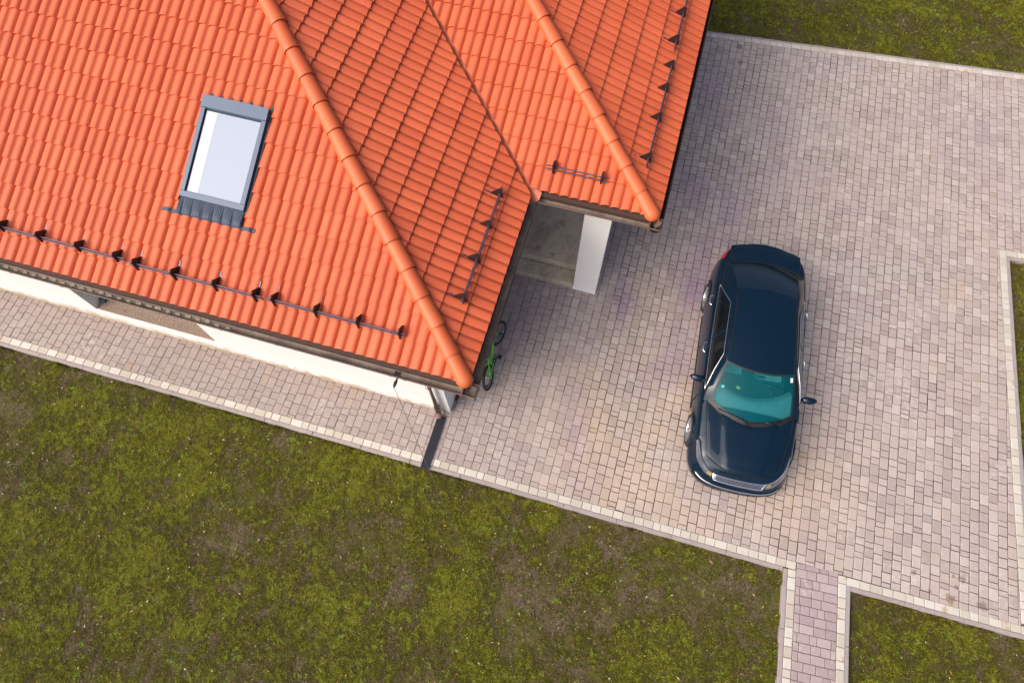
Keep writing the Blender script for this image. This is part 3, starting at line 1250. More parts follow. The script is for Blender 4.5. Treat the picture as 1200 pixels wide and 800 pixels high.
full, parts_ = [], []
restS = MB()
for pl in (planS, planE, planWS, planWE):
    pl.tiles = []
    nrow = int(pl.dm / COURSE) + 1
    for r_ in range(nrow):
        d0 = r_ * COURSE
        a = pl.ar[0] - (r_ % 2) * 0.0
        while a < pl.ar[1]:
            a0 = a
            a += TWID
            w0, w1 = pl.w(a0, d0), pl.w(a0 + TWID, d0 + TLEN)
            lo = (min(w0[0], w1[0]), min(w0[1], w1[1]))
            hi = (max(w0[0], w1[0]), max(w0[1], w1[1]))
            cs = [(x_, y_) for x_ in (lo[0], hi[0]) for y_ in (lo[1], hi[1])]
            clipl, skip = [], False
            for (nx_, ny_, c_) in pl.clips:
                vals = [nx_ * q[0] + ny_ * q[1] - c_ for q in cs]
                if min(vals) >= 0:
                    skip = True
                if max(vals) > 0:
                    clipl.append((nx_, ny_, c_))
            if skip:
                continue
            if d0 + TLEN > pl.dm:
                clipl.append('ridge')
            hole = None
            if pl.hole:
                hx0, hx1, hy0, hy1 = pl.hole
                if lo[0] < hx1 and hi[0] > hx0 and lo[1] < hy1 and hi[1] > hy0:
                    hole = pl.hole
            mid = pl.w(a0 + TWID / 2, d0 + TLEN / 2)
            if not clipl and hole is None:
                full.append((np.linalg.norm(np.array(mid) - np.array([0, 0, CAM_H])), in_view(mid), pl, a0, d0))
                continue
            # cut tile: into world coordinates, clip in plan
            jit = random.gauss(0, .0015)
            for pset in ([None] if hole is None else [0, 1, 2, 3]):
                PP, SS = [], []
                for src, dst in ((TP, PP), (TS if pl.rot else TS_SOUTH, SS)):
                    for p in src:
                        wpts = [pl.w(a0 + q[0], d0 + q[1], q[2] + jit) for q in p]
                        for cc in clipl:
                            if cc == 'ridge':
                                if pl.rot == 0:
                                    wpts = clip_half(wpts, 0, 1, pl.org[1] + pl.dm)
                                else:
                                    wpts = clip_half(wpts, -1, 0, -(pl.org[0] - pl.dm))
                            else:
                                wpts = clip_half(wpts, *cc)
                            if len(wpts) < 3:
                                break
                        if len(wpts) < 3:
                            continue
                        if pset is not None:
                            hx0, hx1, hy0, hy1 = hole
                            if pset == 0:
                                wpts = clip_half(wpts, 1, 0, hx0)
                            elif pset == 1:
                                wpts = clip_half(wpts, -1, 0, -hx1)
                            else:
                                wpts = clip_half(wpts, -1, 0, -hx0)
                                if len(wpts) >= 3:
                                    wpts = clip_half(wpts, 1, 0, hx1)
                                if len(wpts) >= 3:
                                    wpts = clip_half(wpts, 0, 1, hy0) if pset == 2 else clip_half(wpts, 0, -1, -hy1)
                            if len(wpts) < 3:
                                continue
                        dst.append(wpts)
                if PP:
                    tile_mb(PP, SS, restS, lambda a_, d_, h_: (a_, d_, h_), random.random())
full.sort(key=lambda q: (0 if q[1] else 1, q[0]))
for i, (dist, vis, pl, a0, d0) in enumerate(full):
    jit = random.gauss(0, .0015)
    if i < 300 and vis:
        o = link('roof_tile', TILE_ME[pl.rot], None, roof)
        o.matrix_parent_inverse = par_inv(roof)
        o.location = pl.w(a0, d0, jit)
        o.rotation_euler = (0, 0, R(pl.rot))
    else:
        tile_mb(TP, TS if pl.rot else TS_SOUTH, restS, lambda a_, d_, h_, pl=pl, a0=a0, d0=d0, jit=jit: pl.w(a0 + a_, d0 + d_, h_ + jit), random.random())
o = hp(restS, 'roof_tiles', M['tile'], roof, smooth=True)
o['kind'] = 'stuff'

# valley tray
mb = MB()
G = []
for k in np.linspace(.02, WW, 12):
    cx_, cy_, cz_ = X1 - k, Y1 + k, ZE + S * k
    o_ = .11
    G.append([(cx_ - o_ * 1.2, cy_ - o_ * 0.2, zE(cx_ - o_ * 1.2, 0) + .012), (cx_ - .03, cy_ - .03, zE(cx_ - .03, 0) - .008), (cx_, cy_, cz_ - .018),
              (cx_ + .03, cy_ + .03, zWS(0, cy_ + .03) - .004), (cx_ + o_ * .4, cy_ + o_ * 1.2, zWS(0, cy_ + o_ * 1.2) + .004)])
mb.grid(G)
hp(mb, 'valley_tray', M['valley'], roof, smooth=True)


# hip caps: tapered half-round tiles lapping down the hip
def hip_caps(xc, yc, kmax, k0):
    ax = np.array([-1, 1, S]) / math.sqrt(2 + S * S)
    side = np.array([1, 1, 0]) / math.sqrt(2)
    upv = np.cross(side, ax)
    if upv[2] < 0:
        upv = -upv
    def sect(p, r, n=14, lo=-.35):
        return [p + side * (r * math.cos(w)) + upv * (r * math.sin(w) * .86) for w in np.linspace(lo, math.pi - lo, n)]
    L = .465
    base = np.array([xc, yc, ZE]) + np.array([-1, 1, S]) * k0
    tot = kmax * math.sqrt(2 + S * S)
    # rounded starter at the eave
    mb = MB()
    G = []
    c0 = base + upv * .028
    for w in np.linspace(0, math.pi / 2, 7):
        r = .128 * math.cos(w * .985)
        G.append(sect(c0 - ax * (.125 * math.sin(w)), max(r, .004)))
    G = G[::-1] + [sect(c0 + ax * L * .85, .115)]
    mb.grid(G, random.random(), flip=True)
    hp(mb, 'hip_tile', M['hip'], roof, smooth=True)
    d = L * .80
    while d < tot:
        jl = random.gauss(0, .004)
        c1 = base + ax * d + upv * (.028 + .008)
        c2 = base + ax * (d + L + .05) + upv * (.028 - .006)
        mb = MB()
        r1, r2 = .130, .112
        rows = [sect(c1 + upv * -.004 + ax * .012, r1 - .016), sect(c1 + ax * .0 + side * jl, r1 - .004), sect(c1 + ax * .012 + side * jl, r1), sect(c1 + ax * .06 + side * jl, r1 - .002), sect(c2, r2)]
        mb.grid(rows, random.random(), flip=True)
        hp(mb, 'hip_tile', M['hip'], roof, smooth=True, angle=R(50))
        d += L


hip_caps(X1, Y0, WM - .3, .21)
hip_caps(X2, Y1, WW - .3, .21)

# gutters: half pipes along the eaves, open to the sky, with a rolled outer rim and fascia behind


def gutter(p0, p1, inward, trough='gutter', shell='brown'):
    """outer edge from p0 to p1, inward = unit plan vector towards the house"""
    p0, p1, inn = np.array(p0, float), np.array(p1, float), np.array(inward, float)
    g = empty('gutter', (p0[0], p0[1], ZE), 0, house)
    g.matrix_parent_inverse = par_inv(house)
    r = .088
    c = np.array([*(inn * (r + .008)), 0])
    iv = np.array([*inn, 0])
    def sec(p, rr):
        return [np.array([p[0], p[1], ZE - .012]) + c + iv * (-rr * math.cos(w)) - np.array([0, 0, rr * math.sin(w)]) for w in np.linspace(0, math.pi, 13)]
    n_ = max(2, int(np.linalg.norm(p1 - p0) / .5))
    mb = MB()
    mb.grid([sec(p0 + (p1 - p0) * k / n_, r - .004) for k in range(n_ + 1)])
    hp(mb, 'gutter_trough', M[trough], g, smooth=True)
    mb = MB()
    mb.grid([sec(p0 + (p1 - p0) * k / n_, r) for k in range(n_ + 1)])
    hp(mb, 'gutter_shell', M[shell], g, smooth=True)
    mb = MB()
    pr = [np.array([*(p0 + inn * .009), ZE - .006]), np.array([*(p1 + inn * .009), ZE - .006])]
    mb.tube(pr, .011, 8)
    hp(mb, 'gutter_rim', M[shell], g, smooth=True, angle=R(60))
    # fascia
    d = p1 - p0
    q = [p0 + inn * .19, p1 + inn * .19, p1 + inn * .215, p0 + inn * .215]
    q = [tuple(k) for k in q]
    if area(q) < 0:
        q = q[::-1]
    mb = MB()
    mb.prism(q, ZE - .20, ZE + .02)
    hp(mb, 'fascia', M['brown'], g)
    # hangers under the trough
    mb = MB()
    L_ = np.linalg.norm(d)
    for k in range(int(L_ / .9)):
        pp = p0 + d * (.45 + k * .9) / L_
        mb.tube([x_ for x_ in sec(pp, r + .006)], .006, 5)
    hp(mb, 'gutter_hangers', M['brown'], g)
    return g


cR = .185
gS = gutter((XW, Y0), (X1, Y0), (0, 1))
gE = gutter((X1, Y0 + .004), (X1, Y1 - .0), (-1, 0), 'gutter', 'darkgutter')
gWS = gutter((X1 + .002, Y1), (X2, Y1), (0, 1))
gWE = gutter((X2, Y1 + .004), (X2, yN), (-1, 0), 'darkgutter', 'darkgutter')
# gutter end plates at the outer corners
for g_, (cx_, cy_) in ((gS, (X1, Y0)), (gWS, (X2, Y1))):
    mb = MB()
    mb.box(cx_ - .002, cx_ + .004, cy_ + .004, cy_ + .19, ZE - .11, ZE + .0)
    hp(mb, 'gutter_end', M['brown'], g_)
# silt that rain has left under each tile wave in the southern gutter
mb = MB()
a = XW + WAVE * .5
while a < -5.2:
    if in_view((a, Y0, ZE), 60) and a > -11:
        r1, r2 = random.uniform(.042, .062), random.uniform(.022, .034)
        ce = np.array([a + random.uniform(-.01, .01), Y0 + .085 + random.uniform(-.006, .012), ZE - .012 - .080])
        ring = [(ce[0] + r1 * math.cos(k) * random.uniform(.85, 1.1), ce[1] + r2 * math.sin(k) * random.uniform(.85, 1.1)) for k in np.arange(10) * math.pi / 5]
        mb.prism(ring, ce[2] - .006, ce[2] + .014, .008)
    a += WAVE
o = hp(mb, 'gutter_silt', M['silt'], gS)
o['kind'] = 'stuff'
# outlet hole with its collar
oh = at(466, 437, ZE - .08)
mb = MB()
mb.box(oh[0] - .05, oh[0] + .05, Y0 + .055, Y0 + .125, ZE - .105, ZE - .088)
hp(mb, 'gutter_outlet', M['black'], gS)

# soffits
mb = MB()
zs_ = ZE - .16
for x0, x1_, y0_, y1_ in ((XW, X1 - .2, Y0 + .2, WALL_S - .002), (WALL_E + .002, X1 - .2, WALL_S, Y1 + .2), (WALL_E + .002, X2 - .2, Y1 + .21, WING_S - .002), (WING_E + .002, X2 - .2, WING_S, yN)):
    mb.box(x0, x1_, y0_, y1_, zs_, zs_ + .03)
hp(mb, 'soffit', M['soffit'])

# downpipe: from the gutter back to the wall and down it
dp = empty('downpipe', (-2.52, WALL_S - .06, 0), 0, house)
dp.matrix_parent_inverse = par_inv(house)
dx_ = -2.47
mb = MB()
mb.tube([(dx_ - .02, Y0 + .09, ZE - .09), (dx_ - .02, Y0 + .09, ZE - .18), (dx_ - .01, WALL_S - .085, ZE - .55), (dx_, WALL_S - .07, ZE - .70), (dx_, WALL_S - .07, .22), (dx_ + .01, WALL_S - .09, .15), (dx_ + .02, WALL_S - .15, .085)], .056, 12)
hp(mb, 'pipe', M['pipe'], dp, smooth=True, angle=R(40))
for z_ in (.45, 1.7):
    mb = MB()
    mb.lathe([(.057, -.018), (.064, -.018), (.064, .018), (.057, .018)], (dx_, WALL_S - .07, z_), (0, 0, 1), 14)
    mb.box(dx_ - .012, dx_ + .012, WALL_S - .03, WALL_S + .01, z_ - .012, z_ + .012)
    hp(mb, 'pipe_clamp', M['brown'], dp)

# ---- snow guards


def bracket(pl, a, d, par):
    """right-angled gusset on a strap that hooks over the tile course above"""
    c0 = .040
    th = .010
    mb = MB()
    up = pl.w(a, d + .13, c0 - .002)
    dn = pl.w(a, d - .075, c0)
    mid = pl.w(a, d + .02, c0)
    e = np.array(pl.w(1, 0)) - np.array(pl.w(0, 0))
    tri = [np.array(pl.w(a, d + .125, c0)), np.array(pl.w(a, d - .085, c0)), np.array(pl.w(a, d - .070, c0 + .215)), np.array(pl.w(a, d - .025, c0 + .215))]
    vs = [q - e * th for q in tri] + [q + e * th for q in tri]
    mb.add(vs, [(0, 1, 2, 3), (7, 6, 5, 4), (0, 4, 5, 1), (1, 5, 6, 2), (2, 6, 7, 3), (3, 7, 4, 0)])
    # foot flange
    q = [np.array(pl.w(a + s1 * .02, d + s2, c0 - .004)) for s1, s2 in ((-1, -.08), (1, -.08), (1, .10), (-1, .10))]
    q2 = [p + np.array([0, 0, .006]) for p in q]
    mb.add(q + q2, [(4, 5, 6, 7), (0, 1, 5, 4), (1, 2, 6, 5), (2, 3, 7, 6), (3, 0, 4, 7)])
    o = hp(mb, 'bracket', M['guard'], par)
    mb = MB()
    q = [np.array(pl.w(a + s1 * .012, d + s2, h_)) for s2, h_ in ((.08, c0 + .004), (.20, c0 + .008)) for s1 in (-1, 1)]
    q2 = [p + np.array([0, 0, .006]) for p in q]
    mb.add(q + q2, [(4, 5, 7, 6), (0, 1, 5, 4), (2, 6, 7, 3), (0, 4, 6, 2), (1, 3, 7, 5)])
    hp(mb, 'strap', M['rail'], par)


def guard(pl, pxa, pxb, brackets, label, tubes=((.085, 0.0), (.135, 0.012))):
    pa, pb_ = pl.px(*pxa, h=.13), pl.px(*pxb, h=.13)
    root = empty('snow_guard', tuple(pa), 0, house)
    root.matrix_parent_inverse = par_inv(house)
    root['label'] = label
    def ad(p):
        return (p[0] - pl.org[0], p[1] - pl.org[1]) if pl.rot == 0 else (p[1] - pl.org[1], pl.org[0] - p[0])
    (a0, d0), (a1, d1) = ad(pa), ad(pb_)
    dm = (d0 + d1) / 2
    for h_, off in tubes:
        mb = MB()
        mb.tube([pl.w(a0, dm - .045 + off, h_ + .01), pl.w(a1, dm - .045 + off, h_ + .01)], .0115, 8)
        hp(mb, 'rail', M['rail'], root, smooth=True, angle=R(60))
    for q in brackets:
        p = pl.px(*q, h=.05)
        bracket(pl, ad(p)[0], dm, root)
    return root


guard(planS, (-6, 260), (146.5, 302), ((8, 264), (52, 277), (97, 289), (141, 301)), 'snow guard on the southern slope farthest from the hip')
guard(planS, (151, 304), (307, 346), ((164, 307), (208, 320), (256, 332), (302, 344)), 'snow guard on the southern slope below the roof window')
guard(planS, (312, 348), (476, 388), ((324, 350), (373, 363), (422, 376), (471, 388)), 'snow guard on the southern slope nearest the hip')
guard(planE, (586, 218), (538, 353), ((580, 228), (568, 265), (553, 303), (537, 349)), 'snow guard on the eastern slope above the porch')
guard(planWE, (812, -45), (790, 58), ((812, -30), (800, 20), (790, 51)), 'snow guard on the wing towards the back lawn')
guard(planWE, (787, 75), (754, 193), ((785, 81), (777, 107), (768, 141), (755, 187)), 'snow guard on the wing above the drive')
guard(planWS, (640, 192), (714, 207), ((650, 193), (706, 206)), 'short snow guard above the porch', ((.07, .0), (.07, .05)))

# ---- roof window
rw = empty('roof_window', ((SKX0 + SKX1) / 2, SKY0, zS(0, SKY0)), 0, house)
rw.matrix_parent_inverse = par_inv(house)


def slab(x0, x1, y0, y1, h0, h1, name, mat, par=rw, **kw):
    mb = MB()
    P = [(x0, y0), (x1, y0), (x1, y1), (x0, y1)]
    mb.add([(p[0], p[1], zS(*p) + h0) for p in P] + [(p[0], p[1], zS(*p) + h1) for p in P],
           [(3, 2, 1, 0), (4, 5, 6, 7), (0, 1, 5, 4), (1, 2, 6, 5), (2, 3, 7, 6), (3, 0, 4, 7)])
    return hp(mb, name, mat, par, **kw)


BW = .066
slab(SKX0, SKX0 + BW, SKY0 + .077, SKY1 - .17, -.03, .105, 'side_frame', M['skyframe'])
slab(SKX1 - BW, SKX1, SKY0 + .077, SKY1 - .17, -.03, .105, 'side_frame', M['skyframe'])
slab(SKX0, SKX1, SKY0, SKY0 + .075, -.03, .098, 'bottom_frame', M['skyframe'])
slab(SKX0 - .008, SKX1 + .008, SKY1 - .168, SKY1, -.03, .125, 'hood', M['skyframe'])
slab(SKX0 - .03, SKX0 - .002, SKY0 - .02, SKY1, -.02, .050, 'side_flashing', M['skydark'])
slab(SKX1 + .010, SKX1 + .04, SKY0 - .02, SKY1, -.02, .050, 'side_flashing', M['skydark'])
slab(SKX0 + BW, SKX1 - BW, SKY0 + .077, SKY1 - .17, -.05, .030, 'gasket', M['skydark'])
slab(SKX0 + BW + .022, SKX1 - BW - .022, SKY0 + .092, SKY1 - .182, .031, .070, 'pane', M['skyglass'])
slab(SKX0 + BW + .024, SKX0 + BW + .20, SKY0 + .094, SKY1 - .184, .0712, .0722, 'bright_pane_strip', M['skyreflect'])
# top flashing in small pleats and the pleated apron that follows the tiles below
mb = MB()
G = []
for d_ in (0, .07):
    row = []
    for k in range(61):
        x_ = SKX0 - .02 + (SKX1 - SKX0 + .06) * k / 60
        row.append((x_, SKY1 + .002 + d_, zS(x_, SKY1 + d_) + .05 + .012 * math.sin(k * 1.3) - .0 * d_))
    G.append(row)
mb.grid(G)
hp(mb, 'head_flashing', M['skydark'], rw, smooth=True)
mb = MB()
G = []
AX0, AX1 = SKX0 - .24, SKX1 + .24
for j, d_ in enumerate((.0, .06, .12, .17, .235, .24)):
    row = []
    for k in range(161):
        x_ = AX0 + (AX1 - AX0) * k / 160
        wv = prof(x_ - XW) * .75 + .014
        f_ = j / 4
        y_ = SKY0 - d_
        h_ = (.055 * (1 - min(f_, 1)) + (wv + .022) * min(f_ * 1.4, 1)) + .004 * math.sin(k * 1.9)
        if j == 5:
            h_ -= .02
        if x_ < SKX0 - .01 or x_ > SKX1 + .01:
            y_ = SKY0 - .19 - d_ * .22
            h_ = wv + .024 - (.02 if j == 5 else 0)
        row.append((x_, y_, zS(x_, y_) + h_))
    G.append(row)
mb.grid(G, flip=True)
hp(mb, 'apron_flashing', M['apron'], rw, smooth=True)

# cable bracket on the eave
ib = at(464, 446, ZE - .1)
mb = MB()
mb.lathe([(.006, .0), (.022, .005), (.026, .05), (.016, .06), (.022, .075), (.008, .11)], (ib[0], Y0 - .012, ZE - .115), (0, -1, 0), 12)
mb.box(ib[0] - .012, ib[0] + .012, Y0 - .02, Y0 + .22, ZE - .135, ZE - .115)
hp(mb, 'cable_bracket', M['black'])

# ------------------------------------------------------------------ CABLE and its pole
p0 = np.array([ib[0], Y0 - .11, ZE - .115])
q = at(588, 752, 4.2)
d = q - p0
p1 = p0 + d * 4.2
pts = []
for k in range(25):
    t_ = k / 24
    pp = p0 + (p1 - p0) * t_
    pts.append(pp - np.array([0, 0, .5 * t_ * (1 - t_) * .6]))
mb = MB()
mb.tube(pts, .0032, 6)
o = mb.build('overhead_cable', M['cable'], None, smooth=True, angle=R(60))
tag(o, 'thin dark overhead cable running from the gutter bracket out over the lawn', 'cable')
pole = empty('utility_pole', (p1[0], p1[1], 0))
tag(pole, 'brown wooden utility pole at the far end of the overhead cable', 'pole')
mb = MB()
mb.lathe([(.0, LAWN_Z - .3), (.14, LAWN_Z - .3), (.10, p1[2] + .5), (.0, p1[2] + .52)], (0, 0, 0), (0, 0, 1), 14)
mb.build('shaft', M['wood'], pole, smooth=True, angle=R(40))
mb = MB()
mb.box(-.5, .5, .0, .1, p1[2] + .12, p1[2] + .22)
mb.build('crossarm', M['wood'], pole)

# ------------------------------------------------------------------ DRAIN GRATE across the walk, floor cap
dr = empty('drain_grate', (-2.41, 2.52, 0))
tag(dr, 'black perforated plastic drain channel crossing the walk below the downpipe', 'drain')
mb = MB()
L0, L1 = -.54, .52
mb.box(-.080, -.066, L0, L1, .0045, .040)
mb.box(.066, .080, L0, L1, .0045, .040)
mb.build('side_rail', M['mat'], dr)
mb = MB()
mb.box(-.066, .066, L0, L1, .0045, .016)
mb.build('channel', M['black'], dr)
mb = MB()
k = L0
i = 0
while k < L1 - .015:
    mb.box(-.066, .066, k, k + .013, .017, .034)
    k += .026
for u in (-.033, 0, .033):
    mb.box(u - .006, u + .006, L0, L1, .018, .036)
mb.build('grate', M['mat'], dr)
fc = at(571, 453)
mb = MB()
mb.lathe([(.0, .012), (.028, .012), (.036, .006), (.036, -.004)], (0, 0, 0), (0, 0, 1), 18)
o = mb.build('floor_cap', M['redcap'], None, smooth=True, angle=R(40))
o.location = (fc[0], fc[1], .004)
tag(o, 'small round dark red cap on the paving beside the bicycle', 'cap')

# ------------------------------------------------------------------ CAR (front towards local +x)
car = empty('car', (3.0, 5.44, 0), R(-87.0))
tag(car, 'dark navy blue saloon car with chrome trim parked on the paved drive', 'car')


def catmull(P, n):
    P = [np.array(p, float) for p in P]
    P = [2 * P[0] - P[1]] + P + [2 * P[-1] - P[-2]]
    seg = len(P) - 3
    out = []
    for i in range(n + 1):
        u = i / n * seg
        k = min(int(u), seg - 1)
        t_ = u - k
        a, b, c_, d_ = P[k:k + 4]
        out.append(.5 * ((2 * b) + (-a + c_) * t_ + (2 * a - 5 * b + 4 * c_ - d_) * t_ ** 2 + (-a + 3 * b - 3 * c_ + d_) * t_ ** 3))
    return out


HALF = [(2.43, 0), (2.425, .24), (2.395, .48), (2.30, .69), (2.10, .845), (1.85, .900), (1.45, .918), (.9, .925), (.3, .925), (-.4, .925), (-1.0, .922), (-1.5, .91),
        (-1.9, .875), (-2.15, .80), (-2.32, .64), (-2.40, .42), (-2.43, .20), (-2.435, 0)]
ol = catmull(HALF, 400)
dl = np.cumsum([0] + [np.linalg.norm(ol[i + 1] - ol[i]) for i in range(400)])
NH = 150
OL = []
for i in range(NH + 1):
    s_ = dl[-1] * i / NH
    k = min(np.searchsorted(dl, s_), 400)
    k = max(k, 1)
    t_ = (s_ - dl[k - 1]) / max(dl[k] - dl[k - 1], 1e-9)
    OL.append(ol[k - 1] * (1 - t_) + ol[k] * t_)
OL[0][1] = 0
OL[-1][1] = 0
ON = []
for i in range(NH + 1):
    a, b = OL[max(i - 1, 0)], OL[min(i + 1, NH)]
    d_ = b - a
    d_ /= np.linalg.norm(d_)
    nn = np.array([-d_[1], d_[0]])
    if nn @ OL[i] < 0:
        nn = -nn
    if i == 0:
        nn = np.array([1.0, 0])
    if i == NH:
        nn = np.array([-1.0, 0])
    ON.append(nn)


def lerp_tab(x_, tab):
    xs_ = [q[0] for q in tab]
    return float(np.interp(x_, xs_, [q[1] for q in tab]))


ZSH = [(-2.44, 1.00), (-2.2, 1.03), (-1.7, 1.02), (-1.0, .985), (0, .965), (.9, .94), (1.4, .89), (1.9, .81), (2.2, .755), (2.44, .73)]
INSH = [(-2.44, .075), (-2.1, .11), (-1.5, .10), (0, .075), (.9, .085), (1.5, .13), (2.0, .19), (2.25, .22), (2.44, .22)]


def side_pt(u, v, sgn=1, off=0.0):
    """point of the flank: u index along the half outline (0 front centre .. NH rear centre), v 0 sill .. 1 shoulder"""
    i = min(max(u, 0), NH)
    k = min(int(i), NH - 1)
    f_ = i - k
    p = OL[k] * (1 - f_) + OL[k + 1] * f_
    nn = ON[k] * (1 - f_) + ON[k + 1] * f_
    nn = nn / np.linalg.norm(nn)
    zs_, ins_ = lerp_tab(p[0], ZSH), lerp_tab(p[0], INSH)
    zt = [(0, .17), (.12, .25), (.38, .45), (.58, .45 + (zs_ - .45) * .36), (.80, .45 + (zs_ - .45) * .74), (.92, .45 + (zs_ - .45) * .93), (1, zs_)]
    it = [(0, .10), (.12, .025), (.38, .0), (.58, ins_ * (.10 if p[0] < 1.7 else .34)), (.80, ins_ * (.36 if p[0] < 1.7 else .66)), (.92, ins_ * (.68 if p[0] < 1.7 else .86)), (1, ins_)]
    z_ = lerp_tab(v, zt)
    q = p - nn * (lerp_tab(v, it) - off)
    return np.array([q[0], sgn * max(q[1], 0.0), z_])


AX_F, AX_R, WR = 1.42, -1.40, .335
LV = [0, .06, .12, .2, .29, .38, .48, .58, .66, .73, .80, .86, .92, .96, 1.0]


def arch(p):
    for ax_ in (AX_F, AX_R):
        dx__ = p[0] - ax_
        rr = .385
        if abs(dx__) < rr and abs(p[1]) > .5:
            za = .33 + math.sqrt(rr * rr - dx__ * dx__)
            if p[2] < za:
                return np.array([p[0], p[1], za])
    return p


shoulder = [side_pt(i, 1.0) for i in range(NH + 1)]


def deckz(x_, y_):
    xs_ = [p[0] for p in shoulder][::-1]
    hw = float(np.interp(x_, xs_, [p[1] for p in shoulder][::-1]))
    zz = float(np.interp(x_, xs_, [p[2] for p in shoulder][::-1]))
    if hw < 1e-3:
        return zz
    t_ = min(abs(y_) / hw, 1)
    crown = .075 if x_ > .6 else .045
    crown *= min(1, hw / .55)
    return zz + crown * (1 - t_ ** 2.4)


mb = MB()
for sgn in (1, -1):
    G = []
    for v in LV:
        G.append([arch(side_pt(i, v, sgn)) for i in range(NH + 1)])
    mb.grid(G, flip=(sgn < 0))
MC = 17
cs_ = np.linspace(-1, 1, MC)
vs_, fs_ = [], []
for i in range(NH + 1):
    p = shoulder[i]
    vs_ += [np.array([p[0], p[1] * c_, deckz(p[0], p[1] * c_)]) for c_ in cs_]
for i in range(NH):
    for j in range(MC - 1):
        if -1.62 < shoulder[i][0] < 1.10 and abs(cs_[j] + cs_[j + 1]) / 2 < .88:
            continue                                # open to the cabin
        fs_.append((i * MC + j, i * MC + j + 1, (i + 1) * MC + j + 1, (i + 1) * MC + j))
mb.add(vs_, fs_)
# floor
G = [[np.array([side_pt(i, 0)[0], side_pt(i, 0)[1] * c_, .17]) for c_ in (-.75, .75)] for i in range(NH + 1)]
mb.grid(G)
body = mb.build('body', M['paint'], car, smooth=True, angle=R(38), fix=True)


def patch(u0, u1, v0, v1, sgn, off, name, mat, par=None, nu=16, nv=6, shape=None, smooth=True):
    mb = MB()
    G = []
    for j in range(nv + 1):
        row = []
        for i in range(nu + 1):
            fu, fv = i / nu, j / nv
            u, v = u0 + (u1 - u0) * fu, v0 + (v1 - v0) * fv
            if shape:
                u, v = shape(fu, fv)
            row.append(side_pt(u, v, sgn, off))
        G.append(row)
    mb.grid(G, flip=sgn < 0)
    return mb.build(name, mat, par or body, smooth=smooth)


def u_at_x(x_):
    return float(np.interp(-x_, [-p[0] for p in OL], range(NH + 1)))


def u_at_y_front(y_):
    return float(np.interp(y_, [p[1] for p in OL[:40]], range(40)))


# bonnet: raised panel with two long creases
mb = MB()
G = []
for fx_ in np.linspace(0, 1, 26):
    row = []
    for fy_ in np.linspace(-1, 1, 31):
        t_ = abs(fy_)
        xf = 2.185 - .22 * t_ ** 2.4
        xr = 1.32 - .36 * t_ ** 2
        x_ = xr + (xf - xr) * fx_
        hw = float(np.interp(x_, [p[0] for p in shoulder][::-1], [p[1] for p in shoulder][::-1])) if fx_ < .999 else None
        w = .80 * (1 - .18 * fx_ ** 1.6) - .02
        y_ = fy_ * w
        h_ = .012
        cr = .60 - .10 * fx_
        h_ += .016 * (1 / (1 + math.exp((t_ - cr) * 60)))
        if t_ > .97 or fx_ < .02 or fx_ > .985:
            h_ -= .008
        row.append(np.array([x_, y_, deckz(x_, y_) + h_]))
    G.append(row)
mb.grid(G, flip=True)
bonnet = mb.build('bonnet', M['paint'], car, smooth=True)

# cabin surfaces from their edge curves
cowl = lambda t_: np.array([1.35 - .32 * t_ * t_, .745 * t_, .985 - .035 * t_ * t_])
wtop = lambda t_: np.array([.46 - .12 * t_ * t_, .600 * t_, 1.408 - .040 * t_ ** 2])
rtop = lambda t_: np.array([-1.20 + .05 * t_ * t_, .560 * t_, 1.405 - .042 * t_ ** 2])
rbase = lambda t_: np.array([-1.95 + .10 * t_ * t_, .63 * t_, 1.105 - .03 * t_ ** 2])


def ruled(A, B, n1, n2, bulge=0.0, t0=-1, t1=1):
    G = []
    for j in range(n2 + 1):
        f_ = j / n2
        row = []
        for i in range(n1 + 1):
            t_ = t0 + (t1 - t0) * i / n1
            p = A(t_) * (1 - f_) + B(t_) * f_
            p = p + np.array([0, 0, bulge * 4 * f_ * (1 - f_)])
            row.append(p)
        G.append(row)
    return G


mb = MB()
mb.grid(ruled(wtop, rtop, 20, 16, .055))
roof_panel = mb.build('roof_panel', M['paint'], car, smooth=True)
wsc = MB()
wsc.grid(ruled(cowl, wtop, 24, 12, .030))
windscreen = wsc.build('windscreen', M['wglass'], car, smooth=True)
mb = MB()
mb.grid(ruled(rtop, rbase, 20, 10, .030))
rear_window = mb.build('rear_window', M['rglass'], car, smooth=True)
# boot lid
mb = MB()
G = []
for fx_ in np.linspace(0, 1, 16):
    row = []
    for fy_ in np.linspace(-1, 1, 21):
        t_ = abs(fy_)
        xr = -1.955 + .09 * t_ * t_
        xe = -2.40 + .13 * t_ ** 2.2
        x_ = xr + (xe - xr) * fx_
        w = .665
        h_ = .018 + .022 * fx_ ** 2 - (.006 if (t_ > .96 or fx_ > .98) else 0)
        zb = deckz(max(x_, -2.33), fy_ * w)
        row.append(np.array([x_, fy_ * w, max(zb + h_, 1.07 if fx_ < .05 else 0)]))
    G.append(row)
mb.grid(G)
boot = mb.build('boot_lid', M['paint'], car, smooth=True)
mb = MB()
G2 = [[p for p in G[-1]], [p - np.array([-.01, 0, .12]) for p in G[-1]]]
mb.grid(G2)
mb.build('lid_edge', M['paint'], boot, smooth=True)

# cabin sides: pillars, roof rails and doors' upper frames
beltline = lambda f_: np.array([1.01 - 2.88 * f_, (.835 - .015 * f_ - .055 * f_ ** 3), .950 + .075 * f_])
railline = lambda f_: np.array([.33 - 1.49 * f_, .630 - .035 * f_ ** 2, 1.345 + .018 * math.sin(math.pi * f_)])


def cab_side(f_, g_, sgn, off=0.0):
    p = beltline(f_) * (1 - g_) + railline(f_) * g_
    p = p + np.array([0, .035 * math.sin(math.pi * g_), 0]) + np.array([0, off, off * .4])
    return np.array([p[0], sgn * p[1], p[2]])


